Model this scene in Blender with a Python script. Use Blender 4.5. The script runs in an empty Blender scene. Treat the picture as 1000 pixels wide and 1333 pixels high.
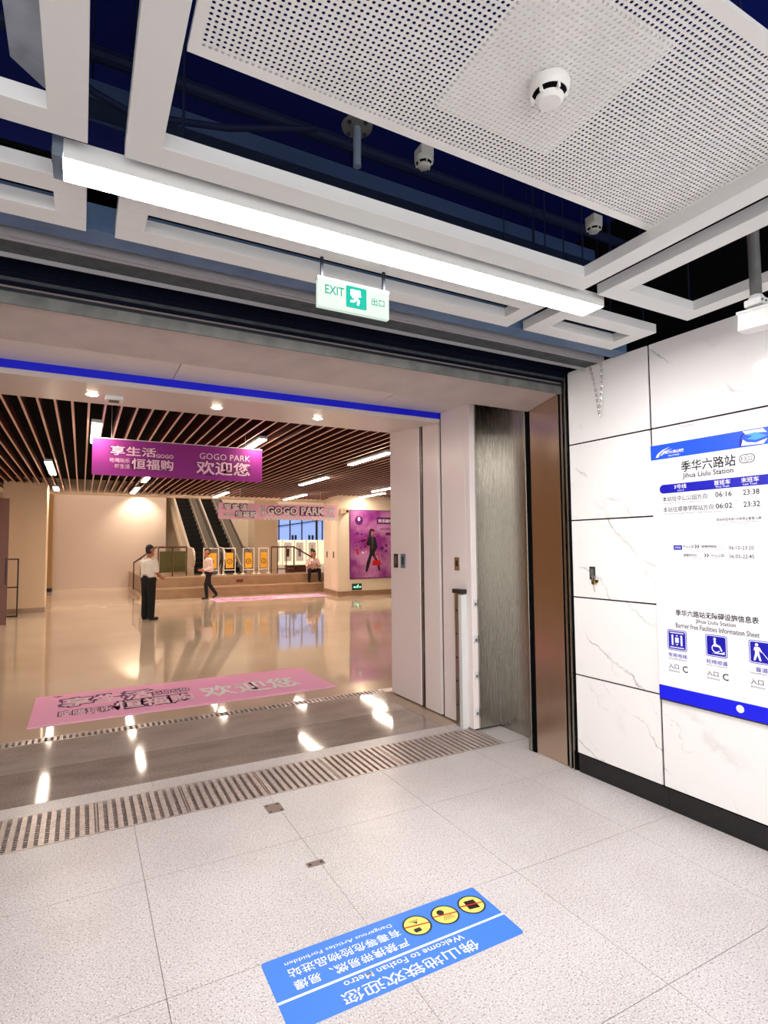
import bpy, bmesh, math, random
from mathutils import Vector, Matrix
random.seed(7)
sc = bpy.context.scene
COL = sc.collection
# ------------------------------------------------------------------ camera
H = 1.70
YAW, PIT, ROL = math.radians(28.25813576), math.radians(3.4627048), math.radians(-0.47384834)
fwd = Vector((math.sin(YAW)*math.cos(PIT), math.cos(YAW)*math.cos(PIT), math.sin(PIT)))
r0 = Vector((math.cos(YAW), -math.sin(YAW), 0)); u0 = r0.cross(fwd)
rt = r0*math.cos(ROL)+u0*math.sin(ROL); up = -r0*math.sin(ROL)+u0*math.cos(ROL)
cd = bpy.data.cameras.new('camera'); cam = bpy.data.objects.new('camera', cd); COL.objects.link(cam)
cd.sensor_fit = 'HORIZONTAL'; cd.sensor_width = 36; cd.lens = 36*732.2/1000; cd.clip_start = .02; cd.clip_end = 200
M = Matrix((( rt.x, up.x, -fwd.x, 0), (rt.y, up.y, -fwd.y, 0), (rt.z, up.z, -fwd.z, H), (0, 0, 0, 1)))
cam.matrix_world = M
sc.camera = cam
# ------------------------------------------------------------------ world, exposure
w = bpy.data.worlds.new('world'); sc.world = w; w.use_nodes = True
w.node_tree.nodes['Background'].inputs[0].default_value = (1.0, .985, .985, 1)
w.node_tree.nodes['Background'].inputs[1].default_value = 1.5
sc.view_settings.view_transform = 'Standard'; sc.view_settings.look = 'None'
sc.view_settings.exposure = 1.25; sc.view_settings.gamma = 1; sc.view_settings.use_curve_mapping = False
LAMP_NEAR, LAMP_HALL = 40.0, 29.0
for lx, ly in ((1.5, 24.5), (6, 25.5), (10.5, 25)):      # unseen fill lights added high up to brighten the atrium
    ld = bpy.data.lights.new('atrium_fill_light', 'AREA'); ld.shape = 'SQUARE'; ld.size = 1.6; ld.energy = 110; ld.color = (1, .90, .78)
    lo = bpy.data.objects.new('atrium_fill_light', ld); COL.objects.link(lo); lo.location = (lx, ly, 8.9)

# ------------------------------------------------------------------ helpers
def lin(c):
    return tuple(((x/255/12.92) if x/255 <= .04045 else ((x/255+.055)/1.055)**2.4) for x in c)
def mat(name, rgb, rough=.5, metal=0, spec=.5, emit=None, es=0, coat=0, speck=None, noise=None, aniso=None, alpha=None, trans=0, bump=None):
    m = bpy.data.materials.new(name); m.use_nodes = True
    nt = m.node_tree; b = nt.nodes['Principled BSDF']
    c = lin(rgb)+(1,)
    b.inputs['Base Color'].default_value = c
    b.inputs['Roughness'].default_value = rough; b.inputs['Metallic'].default_value = metal
    b.inputs['Specular IOR Level'].default_value = spec
    b.inputs['Coat Weight'].default_value = coat; b.inputs['Coat Roughness'].default_value = .05
    if trans: b.inputs['Transmission Weight'].default_value = trans; b.inputs['IOR'].default_value = 1.1
    if emit: b.inputs['Emission Color'].default_value = lin(emit)+(1,); b.inputs['Emission Strength'].default_value = es
    geo = nt.nodes.new('ShaderNodeNewGeometry')
    if noise:   # (scale xyz, colour, lo, hi, detail): broad mottling towards a second colour
        (sx, sy, sz), rgb2, lo, hi = noise
        mp = nt.nodes.new('ShaderNodeVectorMath'); mp.operation = 'MULTIPLY'; mp.inputs[1].default_value = (sx, sy, sz)
        nt.links.new(geo.outputs['Position'], mp.inputs[0])
        n = nt.nodes.new('ShaderNodeTexNoise'); n.inputs['Scale'].default_value = 1; n.inputs['Detail'].default_value = 5
        nt.links.new(mp.outputs[0], n.inputs['Vector'])
        mr = nt.nodes.new('ShaderNodeMapRange'); mr.inputs[1].default_value = lo; mr.inputs[2].default_value = hi
        nt.links.new(n.outputs[0], mr.inputs[0])
        mx = nt.nodes.new('ShaderNodeMix'); mx.data_type = 'RGBA'; mx.inputs[6].default_value = c; mx.inputs[7].default_value = lin(rgb2)+(1,)
        nt.links.new(mr.outputs[0], mx.inputs[0]); nt.links.new(mx.outputs[2], b.inputs['Base Color'])
    if speck:   # (scale, dark colour, light colour): granite grains
        s, dk, lt = speck
        src = b.inputs['Base Color'].links[0].from_socket if b.inputs['Base Color'].links else None
        prev = src
        for k, (col, lo, hi, sc_) in enumerate(((dk, .56, .63, s), (lt, .57, .64, s*1.37))):
            n = nt.nodes.new('ShaderNodeTexNoise'); n.inputs['Scale'].default_value = sc_; n.inputs['Detail'].default_value = 3
            ad = nt.nodes.new('ShaderNodeVectorMath'); ad.operation = 'ADD'; ad.inputs[1].default_value = (k*7.3, k*3.1, 0)
            nt.links.new(geo.outputs['Position'], ad.inputs[0]); nt.links.new(ad.outputs[0], n.inputs['Vector'])
            mr = nt.nodes.new('ShaderNodeMapRange'); mr.inputs[1].default_value = lo; mr.inputs[2].default_value = hi
            nt.links.new(n.outputs[0], mr.inputs[0])
            mx = nt.nodes.new('ShaderNodeMix'); mx.data_type = 'RGBA'; mx.inputs[6].default_value = c; mx.inputs[7].default_value = lin(col)+(1,)
            nt.links.new(mr.outputs[0], mx.inputs[0])
            if prev: nt.links.new(prev, mx.inputs[6])
            prev = mx.outputs[2]
        nt.links.new(prev, b.inputs['Base Color'])
    if bump:
        n = nt.nodes.new('ShaderNodeTexNoise'); n.inputs['Scale'].default_value = bump[0]; n.inputs['Detail'].default_value = 3
        nt.links.new(geo.outputs['Position'], n.inputs['Vector'])
        bp = nt.nodes.new('ShaderNodeBump'); bp.inputs['Strength'].default_value = bump[1]; bp.inputs['Distance'].default_value = .01
        nt.links.new(n.outputs[0], bp.inputs['Height']); nt.links.new(bp.outputs[0], b.inputs['Normal'])
    return m
def brushed(name, rgb, rough, stretch=(60, 60, 1.2), amt=.12):
    m = mat(name, rgb, rough, 1)
    nt = m.node_tree; b = nt.nodes['Principled BSDF']
    geo = nt.nodes.new('ShaderNodeNewGeometry'); mp = nt.nodes.new('ShaderNodeVectorMath'); mp.operation = 'MULTIPLY'; mp.inputs[1].default_value = stretch
    nt.links.new(geo.outputs['Position'], mp.inputs[0])
    n = nt.nodes.new('ShaderNodeTexNoise'); n.inputs['Scale'].default_value = 1.5; n.inputs['Detail'].default_value = 6
    nt.links.new(mp.outputs[0], n.inputs['Vector'])
    mr = nt.nodes.new('ShaderNodeMapRange'); mr.inputs[3].default_value = rough-amt; mr.inputs[4].default_value = rough+amt
    nt.links.new(n.outputs[0], mr.inputs[0]); nt.links.new(mr.outputs[0], b.inputs['Roughness'])
    return m
def marble(name):
    base = (247, 245, 241)
    m = mat(name, base, .12, 0, .5)
    nt = m.node_tree; b = nt.nodes['Principled BSDF']; geo = nt.nodes.new('ShaderNodeNewGeometry'); oi = nt.nodes.new('ShaderNodeObjectInfo')
    def mth(op, a, c=None):
        n = nt.nodes.new('ShaderNodeMath'); n.operation = op
        for i_, v in enumerate((a, c)):
            if v is None: continue
            if isinstance(v, (int, float)): n.inputs[i_].default_value = v
            else: nt.links.new(v, n.inputs[i_])
        return n.outputs[0]
    prev = None
    for k, (dirv, freq, wid, dist, col, st) in enumerate((((0, -.60, .80), 2.2, .022, .9, (140, 138, 138), .9), ((0, -.72, .69), 3.1, .012, 1.4, (196, 188, 178), .7), ((0, -.5, .86), 1.3, .075, .8, (226, 224, 220), .7))):
        dt = nt.nodes.new('ShaderNodeVectorMath'); dt.operation = 'DOT_PRODUCT'; dt.inputs[1].default_value = dirv
        nt.links.new(geo.outputs['Position'], dt.inputs[0])
        n = nt.nodes.new('ShaderNodeTexNoise'); n.inputs['Scale'].default_value = 2.2+k; n.inputs['Detail'].default_value = 7; n.inputs['Roughness'].default_value = .6
        nt.links.new(geo.outputs['Position'], n.inputs['Vector'])
        t_ = mth('ADD', mth('MULTIPLY', dt.outputs['Value'], freq), mth('MULTIPLY', n.outputs[0], dist))
        t_ = mth('ADD', t_, mth('MULTIPLY', oi.outputs['Random'], 5.0+k))
        d = mth('ABSOLUTE', mth('SUBTRACT', mth('FRACT', t_), .5))
        mr = nt.nodes.new('ShaderNodeMapRange'); mr.inputs[1].default_value = 0; mr.inputs[2].default_value = wid; mr.inputs[3].default_value = st; mr.inputs[4].default_value = 0
        nt.links.new(d, mr.inputs[0])
        n2 = nt.nodes.new('ShaderNodeTexNoise'); n2.inputs['Scale'].default_value = 2.6; n2.inputs['Detail'].default_value = 2
        ad = nt.nodes.new('ShaderNodeVectorMath'); ad.operation = 'ADD'; ad.inputs[1].default_value = (k*3.3, k*5.1, k*2.2); nt.links.new(geo.outputs['Position'], ad.inputs[0]); nt.links.new(ad.outputs[0], n2.inputs['Vector'])
        m2 = nt.nodes.new('ShaderNodeMapRange'); m2.inputs[1].default_value = .46; m2.inputs[2].default_value = .66; nt.links.new(n2.outputs[0], m2.inputs[0])
        mx = nt.nodes.new('ShaderNodeMix'); mx.data_type = 'RGBA'; mx.inputs[6].default_value = lin(base)+(1,); mx.inputs[7].default_value = lin(col)+(1,)
        nt.links.new(mth('MULTIPLY', mr.outputs[0], m2.outputs[0]), mx.inputs[0])
        if prev: nt.links.new(prev, mx.inputs[6])
        prev = mx.outputs[2]
    nt.links.new(prev, b.inputs['Base Color'])
    return m

WL = {}      # world location of every object built
class MB:
    """collects faces in world coordinates; build() links them as one mesh object"""
    def __init__(s): s.v = []; s.f = []; s.m = []
    def face(s, pts, m=0):
        i = len(s.v); s.v += [Vector(p) for p in pts]; s.f.append(list(range(i, i+len(pts)))); s.m.append(m); return s
    def box(s, x0, x1, y0, y1, z0, z1, m=0):
        return s.fbox(Vector((0, 0, 0)), Vector((1, 0, 0)), Vector((0, 1, 0)), Vector((0, 0, 1)), x0, x1, y0, y1, z0, z1, m)
    def fbox(s, o, ax, ay, az, x0, x1, y0, y1, z0, z1, m=0):
        i = len(s.v)
        for z in (z0, z1):
            for (x, y) in ((x0, y0), (x1, y0), (x1, y1), (x0, y1)): s.v.append(o+ax*x+ay*y+az*z)
        flip = ax.cross(ay).dot(az) < 0
        for q in ((3, 2, 1, 0), (4, 5, 6, 7), (0, 1, 5, 4), (1, 2, 6, 5), (2, 3, 7, 6), (3, 0, 4, 7)):
            q = q[::-1] if flip else q
            s.f.append([i+k for k in q]); s.m.append(m)
        return s
    def beam(s, a, b, wx, wz, m=0, upv=Vector((0, 0, 1))):
        a = Vector(a); b = Vector(b); d = (b-a); L = d.length; d.normalize()
        sd = d.cross(upv).normalized() if abs(d.dot(upv)) < .999 else Vector((1, 0, 0)); uu = sd.cross(d)
        return s.fbox(a, d, sd, uu, 0, L, -wx/2, wx/2, -wz/2, wz/2, m)
    def tube(s, pts, r, n=8, m=0, caps=True):
        pts = [Vector(p) for p in pts]; rs = r if isinstance(r, (list, tuple)) else [r]*len(pts)
        rings = []; ref = None
        for k, p in enumerate(pts):
            d = (pts[min(k+1, len(pts)-1)]-pts[max(k-1, 0)]).normalized()
            if ref is None: ref = d.orthogonal().normalized()
            ref = (ref-d*ref.dot(d)).normalized(); q = d.cross(ref); i = len(s.v)
            for j in range(n):
                t = 2*math.pi*j/n; s.v.append(p+(ref*math.cos(t)+q*math.sin(t))*rs[k])
            rings.append(i)
        for a, b in zip(rings, rings[1:]):
            for j in range(n): s.f.append([a+j, a+(j+1) % n, b+(j+1) % n, b+j]); s.m.append(m)
        if caps:
            s.f.append([rings[0]+j for j in range(n)][::-1]); s.m.append(m); s.f.append([rings[-1]+j for j in range(n)]); s.m.append(m)
        return s
    def lathe(s, c, prof, n=24, m=0, axis=Vector((0, 0, 1))):
        c = Vector(c); a = axis.normalized(); e = a.orthogonal().normalized(); g = a.cross(e); rings = []
        for (r, z) in prof:
            i = len(s.v)
            for j in range(n):
                t = 2*math.pi*j/n; s.v.append(c+a*z+(e*math.cos(t)+g*math.sin(t))*max(r, 1e-4))
            rings.append(i)
        for p, q in zip(rings, rings[1:]):
            for j in range(n): s.f.append([p+j, p+(j+1) % n, q+(j+1) % n, q+j]); s.m.append(m)
        s.f.append([rings[0]+j for j in range(n)][::-1]); s.m.append(m); s.f.append([rings[-1]+j for j in range(n)]); s.m.append(m)
        return s
    def prism(s, poly, o, ax, ay, az, d0, d1, m=0):
        """poly in (ax, ay), thickness along az from d0 to d1"""
        i = len(s.v); n = len(poly)
        for d in (d0, d1):
            for (x, y) in poly: s.v.append(o+ax*x+ay*y+az*d)
        s.f.append([i+k for k in range(n)][::-1]); s.m.append(m); s.f.append([i+n+k for k in range(n)]); s.m.append(m)
        for k in range(n): s.f.append([i+k, i+(k+1) % n, i+n+(k+1) % n, i+n+k]); s.m.append(m)
        return s
    def build(s, name, mats, parent=None, smooth=False, bevel=0):
        base = WL.get(parent.name, Vector()) if parent else Vector()
        me = bpy.data.meshes.new(name); me.from_pydata([v-base for v in s.v], [], s.f)
        for mm in (mats if isinstance(mats, (list, tuple)) else [mats]): me.materials.append(mm)
        for p, mi in zip(me.polygons, s.m): p.material_index = mi
        bm = bmesh.new(); bm.from_mesh(me)
        if bevel: 
            bmesh.ops.remove_doubles(bm, verts=bm.verts, dist=1e-6)
            bmesh.ops.bevel(bm, geom=[e for e in bm.edges], offset=bevel, segments=2, affect='EDGES', profile=.5)
        bmesh.ops.recalc_face_normals(bm, faces=bm.faces)
        bm.to_mesh(me); bm.free()
        if smooth:
            me.shade_smooth()
            try: me.set_sharp_from_angle(angle=math.radians(35))
            except Exception: pass
        o = bpy.data.objects.new(name, me); COL.objects.link(o)
        if parent: o.parent = parent
        WL[o.name] = base
        return o
def thing(name, loc, label, cat, group=None, kind=None):
    o = bpy.data.objects.new(name, None); o.empty_display_size = .1; COL.objects.link(o); o.location = loc; WL[o.name] = Vector(loc)
    return tag(o, label, cat, group, kind)
def tag(o, label=None, cat=None, group=None, kind=None):
    if label: o['label'] = label
    if cat: o['category'] = cat
    if group: o['group'] = group
    if kind: o['kind'] = kind
    return o
def struct(o, label=None): o['kind'] = 'structure'; (label and o.__setitem__('label', label)); return o
X_, Y_, Z_ = Vector((1, 0, 0)), Vector((0, 1, 0)), Vector((0, 0, 1))
def rrect(x0, x1, y0, y1, r, n=5):
    p = []
    for (cx, cy, a0) in ((x1-r, y1-r, 0), (x0+r, y1-r, 90), (x0+r, y0+r, 180), (x1-r, y0+r, 270)):
        for k in range(n+1):
            t = math.radians(a0+90*k/n); p.append((cx+r*math.cos(t), cy+r*math.sin(t)))
    return p
def circ(cx, cy, r, n=20, ry=None): return [(cx+r*math.cos(2*math.pi*k/n), cy+(ry or r)*math.sin(2*math.pi*k/n)) for k in range(n)]
def text(s, frame, x0, x1, y0, y1, m, parent, bold=0, d=.001, name='lettering', res=2, th=.0006):
    """lettering fitted to a rectangle of a plane frame = (origin, right, up, normal)"""
    c = bpy.data.curves.new('t', 'FONT'); c.body = s; c.resolution_u = res; c.offset = bold
    o = bpy.data.objects.new('t', c); me = bpy.data.meshes.new_from_object(o)
    bpy.data.objects.remove(o); bpy.data.curves.remove(c)
    if not me.vertices: return None
    xs = [v.co.x for v in me.vertices]; ys = [v.co.y for v in me.vertices]
    ax, bx, ay, by = min(xs), max(xs), min(ys), max(ys)
    O, R, U, N = frame; base = WL.get(parent.name, Vector())
    for v in me.vertices:
        v.co = O+R*(x0+(v.co.x-ax)/(bx-ax)*(x1-x0))+U*(y0+(v.co.y-ay)/max(by-ay, 1e-6)*(y1-y0))+N*d-base
    me.materials.clear(); me.materials.append(m)
    ob = bpy.data.objects.new(name, me); COL.objects.link(ob); ob.parent = parent; WL[ob.name] = base
    return ob
def flat(poly, frame, m, parent, name, d0=0, d1=.001):
    O, R, U, N = frame
    return MB().prism(poly, O, R, U, N, d0, d1).build(name, m, parent)

# ------------------------------------------------------------------ materials
m_granite = mat('light_granite', (208, 202, 199), .32, 0, .45, speck=(115, (150, 138, 134), (240, 237, 234)), noise=((1.3, 1.3, 1.3), (190, 182, 178), .4, .75))
m_grout = mat('dark_grout', (140, 132, 128), .9)
m_granite_dk = mat('polished_grey_granite', (170, 153, 143), .06, 0, .5, speck=(110, (128, 116, 110), (190, 180, 174)), noise=((2, 5, 1), (144, 128, 118), .4, .7))
m_granite_md = mat('polished_mid_granite', (194, 178, 169), .06, 0, .5, speck=(110, (150, 138, 132), (208, 198, 192)), noise=((2, 5, 1), (174, 158, 149), .4, .7))
m_granite_tan = mat('polished_tan_granite', (172, 150, 128), .08, 0, .5, speck=(110, (138, 118, 102), (196, 176, 156)))
m_hallfloor = mat('polished_beige_tile', (220, 198, 176), .05, 0, .6, noise=((.7, .7, .7), (208, 184, 160), .35, .75))
m_black = mat('black_granite', (14, 13, 15), .12, 0, .5, speck=(140, (22, 20, 24), (34, 32, 36)))
m_marble = marble('white_marble_tile')
m_joint = mat('dark_joint', (10, 6, 6), .9, 0, .1)
m_white = mat('white_powder_coat', (219, 220, 217), .42)
m_white_in = mat('white_metal', (232, 232, 229), .35, noise=((3, 3, 3), (225, 225, 221), .4, .7))
m_panel = mat('white_lacquer_panel', (244, 233, 229), .25, 0, .5)
m_soffit = mat('pinkish_soffit', (176, 160, 152), .45, noise=((6, 6, 6), (164, 149, 142), .3, .7))
m_fascia = mat('cream_fascia', (216, 206, 198), .3)
m_blue = mat('royal_blue_strip', (4, 24, 240), .35)
m_void = mat('dark_navy_paint', (8, 24, 96), .85, 0, .1)
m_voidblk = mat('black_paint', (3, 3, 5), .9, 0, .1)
m_voidpipe = mat('navy_painted_metal', (9, 20, 50), .7, 0, .2)
m_galv = mat('galvanised_steel', (118, 132, 148), .45, .0, noise=((8, 8, 8), (92, 106, 122), .4, .7))
m_oldgrey = mat('dusty_grey_metal', (108, 108, 104), .5, .0, noise=((9, 9, 9), (80, 82, 80), .35, .7))
m_trackdk = mat('dark_track_metal', (18, 24, 36), .4, .0)
m_rib = mat('pale_track_rib', (150, 148, 150), .4)
m_trk0 = mat('navy_black_track', (4, 9, 26), .7, 0, .1)
m_trk1 = mat('blue_grey_track', (80, 106, 138), .5, noise=((8, 8, 8), (66, 90, 120), .4, .7))
m_trk2 = mat('dusty_dark_track', (60, 66, 70), .6, noise=((14, 14, 14), (38, 44, 50), .35, .7))
m_concrete = mat('bare_concrete', (186, 190, 200), .8, noise=((6, 6, 6), (130, 138, 150), .35, .7))
m_steel = brushed('brushed_steel', (168, 164, 156), .27, amt=.035)
m_bronze = brushed('bronze_tinted_steel', (208, 188, 170), .22, stretch=(30, 30, 1), amt=.05)
m_chrome = mat('bright_steel', (200, 198, 194), .18, 1)
m_gratbar = mat('dull_grating_steel', (204, 190, 183), .32, .35, noise=((30, 30, 30), (178, 162, 153), .4, .7))
m_fplate = mat('worn_floor_plate', (140, 124, 116), .4, .4)
m_pit = mat('dark_drain', (74, 54, 48), .9)
m_darkmetal = mat('dark_brown_metal', (46, 32, 32), .35, .5)
m_lamp_near = mat('lit_diffuser', (255, 255, 255), .4, emit=(255, 252, 252), es=LAMP_NEAR)
m_lamp_hall = mat('lit_tube', (255, 255, 255), .4, emit=(255, 236, 214), es=LAMP_HALL)
m_lamp_spot = mat('lit_downlight', (255, 255, 255), .4, emit=(255, 236, 210), es=16)
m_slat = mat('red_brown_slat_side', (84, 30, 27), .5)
m_slatb = mat('floor_lit_slat_edge', (228, 190, 176), .4)  # slat undersides: light from the floor painted in as a paler colour
m_beige = mat('beige_wall_paint', (224, 198, 166), .6)
m_cream = mat('cream_wall_paint', (232, 216, 192), .55)
m_wallw = mat('warm_white_wall_paint', (224, 206, 192), .6)
m_tanpaint = mat('tan_paint', (178, 140, 92), .5)
m_stepstone = mat('beige_step_stone', (164, 132, 102), .3, noise=((3, 3, 3), (146, 116, 88), .35, .7))
m_stepedge = mat('pale_step_edge', (190, 160, 128), .3)
m_glass = mat('greenish_glass', (120, 116, 78), .05, 0, .5, trans=.6)
m_red = mat('red_print', (196, 24, 30), .5)
m_stickblue = mat('sticker_blue', (66, 128, 222), .4)
m_pwhite = mat('white_print', (246, 246, 246), .5)
m_pblack = mat('black_print', (24, 22, 26), .5)
m_pgrey = mat('grey_print', (66, 66, 74), .5)
m_yellow = mat('yellow_print', (250, 226, 110), .5)
m_pnavy = mat('navy_print', (3, 5, 170), .45)
m_pfoot = mat('royal_blue_print', (3, 16, 232), .45)
m_pblue = mat('bright_blue_print', (24, 84, 226), .4)
m_teal = mat('teal_print', (70, 160, 214), .4)
m_board = mat('white_board', (248, 248, 250), .3)
m_magenta = mat('magenta_banner_fabric', (150, 34, 138), .6)
m_mag_dk = mat('dark_magenta_print', (110, 16, 100), .6)
m_pink = mat('pink_print', (252, 170, 214), .6)
m_pinkpale = mat('pale_pink_print', (250, 206, 226), .5)
m_purple = mat('purple_poster_print', (136, 44, 132), .35, noise=((1.2, 1.2, 1.2), (196, 134, 184), .42, .62))
m_purple_dk = mat('dark_purple_print', (92, 18, 104), .4)
m_lock = mat('dark_plate', (62, 56, 54), .4, .6)
m_brass = mat('brass', (190, 160, 96), .3, 1)
m_skin = mat('skin', (176, 116, 88), .6)
m_hair = mat('black_hair', (22, 16, 16), .6)
m_shirt = mat('white_shirt_cloth', (236, 228, 220), .8, bump=(30, .3))
m_shirt_p = mat('pale_pink_shirt_cloth', (232, 202, 196), .8, bump=(30, .3))
m_trous = mat('black_trouser_cloth', (12, 12, 16), .85, bump=(30, .3))
m_shoe = mat('black_shoe_leather', (14, 10, 10), .35)
m_esc_step = mat('black_escalator_step', (16, 15, 16), .45, .4)
m_esc_side = mat('escalator_side_steel', (226, 214, 198), .3, .4)
m_rubber = mat('handrail_rubber', (40, 30, 34), .4)
m_barr = mat('barrier_frame_white', (236, 230, 218), .4)
m_barry = mat('barrier_yellow', (240, 176, 40), .5)
m_railbr = mat('brown_rail_metal', (96, 62, 50), .35, .6)
m_signgreen = mat('lit_green_sign', (0, 22, 18), .8, 0, .03, emit=(0, 214, 184), es=.30)
m_signwhite = mat('lit_sign_face', (34, 40, 36), .8, 0, .03, emit=(236, 252, 236), es=.33)
m_signtext = mat('lit_sign_letters', (2, 20, 16), .8, 0, .03, emit=(30, 206, 176), es=.25)
m_exitdk = mat('dark_green_sign', (14, 66, 48), .4)
m_exitlit = mat('lit_exit_marks', (170, 255, 225), .4, emit=(150, 255, 215), es=.5)
m_bluewin = mat('daylit_blue_window', (160, 190, 240), .2, emit=(120, 164, 246), es=.30)
m_shoplit = mat('lit_shop_window', (255, 240, 210), .3, emit=(255, 238, 205), es=.32)

# =================================================================== STRUCTURE: near floor
xs = [-3.14, -2.275, -1.41, -.545, .32, 1.17, 2.035, 2.91, 3.70]
ys = [-2.83, -1.965, -1.1, -.235, .63, 1.495, 2.36, 3.225, 3.872]
floor = struct(MB().box(-5, 3.9, -4, 3.874, -.12, -.006).build('floor', m_grout), 'speckled light granite tile floor')
def tiles(xs, ys, m, parent, g=.0013, z0=-.03, z1=0):
    for a, b in zip(xs, xs[1:]):
        for c, d in zip(ys, ys[1:]):
            MB().box(a+g, b-g, c+g, d-g, z0, z1).build('floor_tile', m, parent)
tiles(xs, ys, m_granite, floor)
# threshold floor between the grating and the hall
pf = struct(MB().box(-5, 3.6, 4.352, 5.88, -.12, -.006).build('threshold_floor', m_grout), 'polished grey granite threshold')
px = [-3.4, -2.105, -.81, .487, 1.783, 3.04]
tiles(px, [4.352, 4.52], m_granite, pf); tiles(px, [4.52, 5.19], m_granite_dk, pf, .001); tiles(px, [5.19, 5.88], m_granite_md, pf, .001)
tiles([3.04, 3.6], [4.352, 4.52], m_granite, pf); tiles([3.04, 3.6], [4.52, 5.19, 5.88], m_granite_tan, pf)
tiles([3.25, 3.9], [3.874, 4.352], m_granite, pf)
hf = struct(MB().box(-9, 14, 6.03, 31, -.12, 0).build('hall_floor', m_hallfloor), 'glossy beige hall floor')
# =================================================================== right wall
A = math.radians(-2.1); P0 = Vector((3.332, 3.146, 0))
wu = Vector((math.sin(A), math.cos(A), 0)); wn = Vector((-math.cos(A), math.sin(A), 0))
def WP(s, z, d=0): return P0+wu*s+wn*d+Z_*z
def wbox(b, s0, s1, z0, z1, d0, d1, m=0): return b.fbox(P0, wu, Z_, wn, s0, s1, z0, z1, d0, d1, m)
wr = struct(wbox(MB(), -7.5, 0, 0, 3.05, -.20, -.012).build('wall_right', m_joint), 'white marble-look tiled side wall')
zz = [.132, .716, 1.30, 1.884, 2.47, 3.05]
for (s0, s1) in ((-.70, 0), (-1.87, -.70), (-3.04, -1.87), (-4.21, -3.04), (-5.38, -4.21)):
    for z0, z1 in zip(zz, zz[1:]):
        wbox(MB(), s0+.0068, s1-.0068, z0+.0052, z1-.0052, -.012, 0).build('wall_tile', m_marble, wr, bevel=.0015)
bb = struct(wbox(MB(), -7.5, -.004, 0, .05, -.02, -.004).build('baseboard_right', m_joint), 'black polished stone skirting')
for (s0, s1) in ((-.735, -.02), (-1.9, -.735), (-3.1, -1.9), (-4.3, -3.1), (-5.5, -4.3)):
    wbox(MB(), s0+.001, s1-.001, 0, .131, -.012, .006).build('skirting_stone', m_black, bb)
struct(wbox(MB(), -7.5, 2.3, 3.051, 4.1, -.30, -.08).build('wall_upper', m_voidblk), 'black upper wall above the tiles')
struct(MB().box(-5.2, -5, -4, 4.7, 0, 4.1).build('wall_left', m_panel), 'plain white side wall')
struct(MB().box(-5.2, 3.9, -4, 4.75, 4.1, 4.2).build('ceiling', m_void), 'dark navy slab above the open ceiling frames')
# =================================================================== portal (shutter pocket, jamb, white side panels, lintels)
tr = struct(MB().box(3.345, 3.9, 3.2, 3.64, 0, 3.05).build('wall_jamb', m_steel), 'steel clad jamb of the roller shutter opening')
MB().box(3.325, 3.345, 3.24, 3.570, .004, 2.93).build('jamb_panel', m_bronze, tr, bevel=.002)
MB().box(3.318, 3.35, 3.572, 3.606, 0, 2.90).build('dark_joint_strip', m_voidblk, tr)
MB().box(3.305, 3.36, 3.607, 3.645, 0, 2.90).build('edge_profile', m_steel, tr, bevel=.003)
for k, (y0, y1, x0, mm) in enumerate(((3.212, 3.238, 3.334, m_voidblk), (3.190, 3.211, 3.316, m_steel), (3.168, 3.189, 3.336, m_voidblk), (3.157, 3.167, 3.312, m_steel), (3.147, 3.156, 3.33, m_voidblk))):
    MB().box(x0, 3.45, y0, y1, 0, 3.03).build('guide_rail', mm, tr)
rc = struct(MB().box(3.515, 3.9, 3.64, 4.26, 0, 3.2).build('wall_recess', m_steel), 'brushed steel shutter recess')
MB().box(3.5, 3.515, 3.64, 4.25, .02, 3.1).build('side_sheet', m_steel, rc)
MB().box(3.27, 3.515, 4.24, 4.26, .02, 3.1).build('back_sheet', m_steel, rc)
MB().box(3.505, 3.9, 3.64, 4.26, 3.1, 3.2).build('dark_cap', m_voidblk, rc)
sp = struct(MB().box(3.235, 3.9, 4.27, 5.80, 0, 3.3).build('wall_portal', m_darkmetal), 'white panelled side of the passage')
for (y0, y1) in ((4.335, 4.735), (4.785, 5.085), (5.165, 5.81)):
    MB().box(3.21, 3.236, y0, y1, .012, 3.20).build('wall_panel', m_panel, sp, bevel=.003)
MB().box(3.21, 3.285, 4.262, 4.334, .012, 3.2).build('end_panel', m_panel, sp, bevel=.003)
MB().box(3.222, 3.24, 5.085, 5.165, .0, 3.2).build('joint_strip', m_darkmetal, sp)
MB().box(3.214, 3.24, 5.118, 5.136, .0, 3.2).build('joint_strip', m_steel, sp)
# shutter housing soffit: inclined panel
sb = struct(MB().prism([(3.20, 2.965), (3.215, 2.90), (3.58, 2.830), (3.60, 2.845), (3.60, 3.3), (3.20, 3.3)], Vector((-4.6, 0, 0)), Y_, Z_, X_, 0, 7.92).build('lintel_shutter_housing', m_soffit), 'pinkish grey sloped underside of the shutter housing')
MB().box(-4.6, 3.318, 3.188, 3.2, 2.885, 2.958).build('front_lip', m_oldgrey, sb)
MB().box(-4.6, 3.318, 3.183, 3.19, 2.945, 2.962).build('lip_edge', m_trackdk, sb)
l2 = struct(MB().box(-4.6, 3.21, 3.60, 4.76, 3.075, 3.2).build('lintel_inner', m_fascia), 'cream inner lintel with blue strip')
for a, b in ((-4.6, -1.2), (-1.2, .62), (.62, 2.44), (2.44, 3.21)): MB().box(a+.003, b-.003, 3.605, 4.75, 3.055, 3.075).build('soffit_panel', m_fascia, l2)
MB().prism([(4.752, 2.955), (5.81, 3.045), (5.81, 3.6), (4.752, 3.6)], Vector((-4.6, 0, 0)), Y_, Z_, X_, 0, 7.81).build('lintel_body', m_fascia, l2)
MB().box(-4.6, 3.208, 4.742, 4.752, 2.995, 3.072).build('blue_strip', m_blue, l2)
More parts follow.
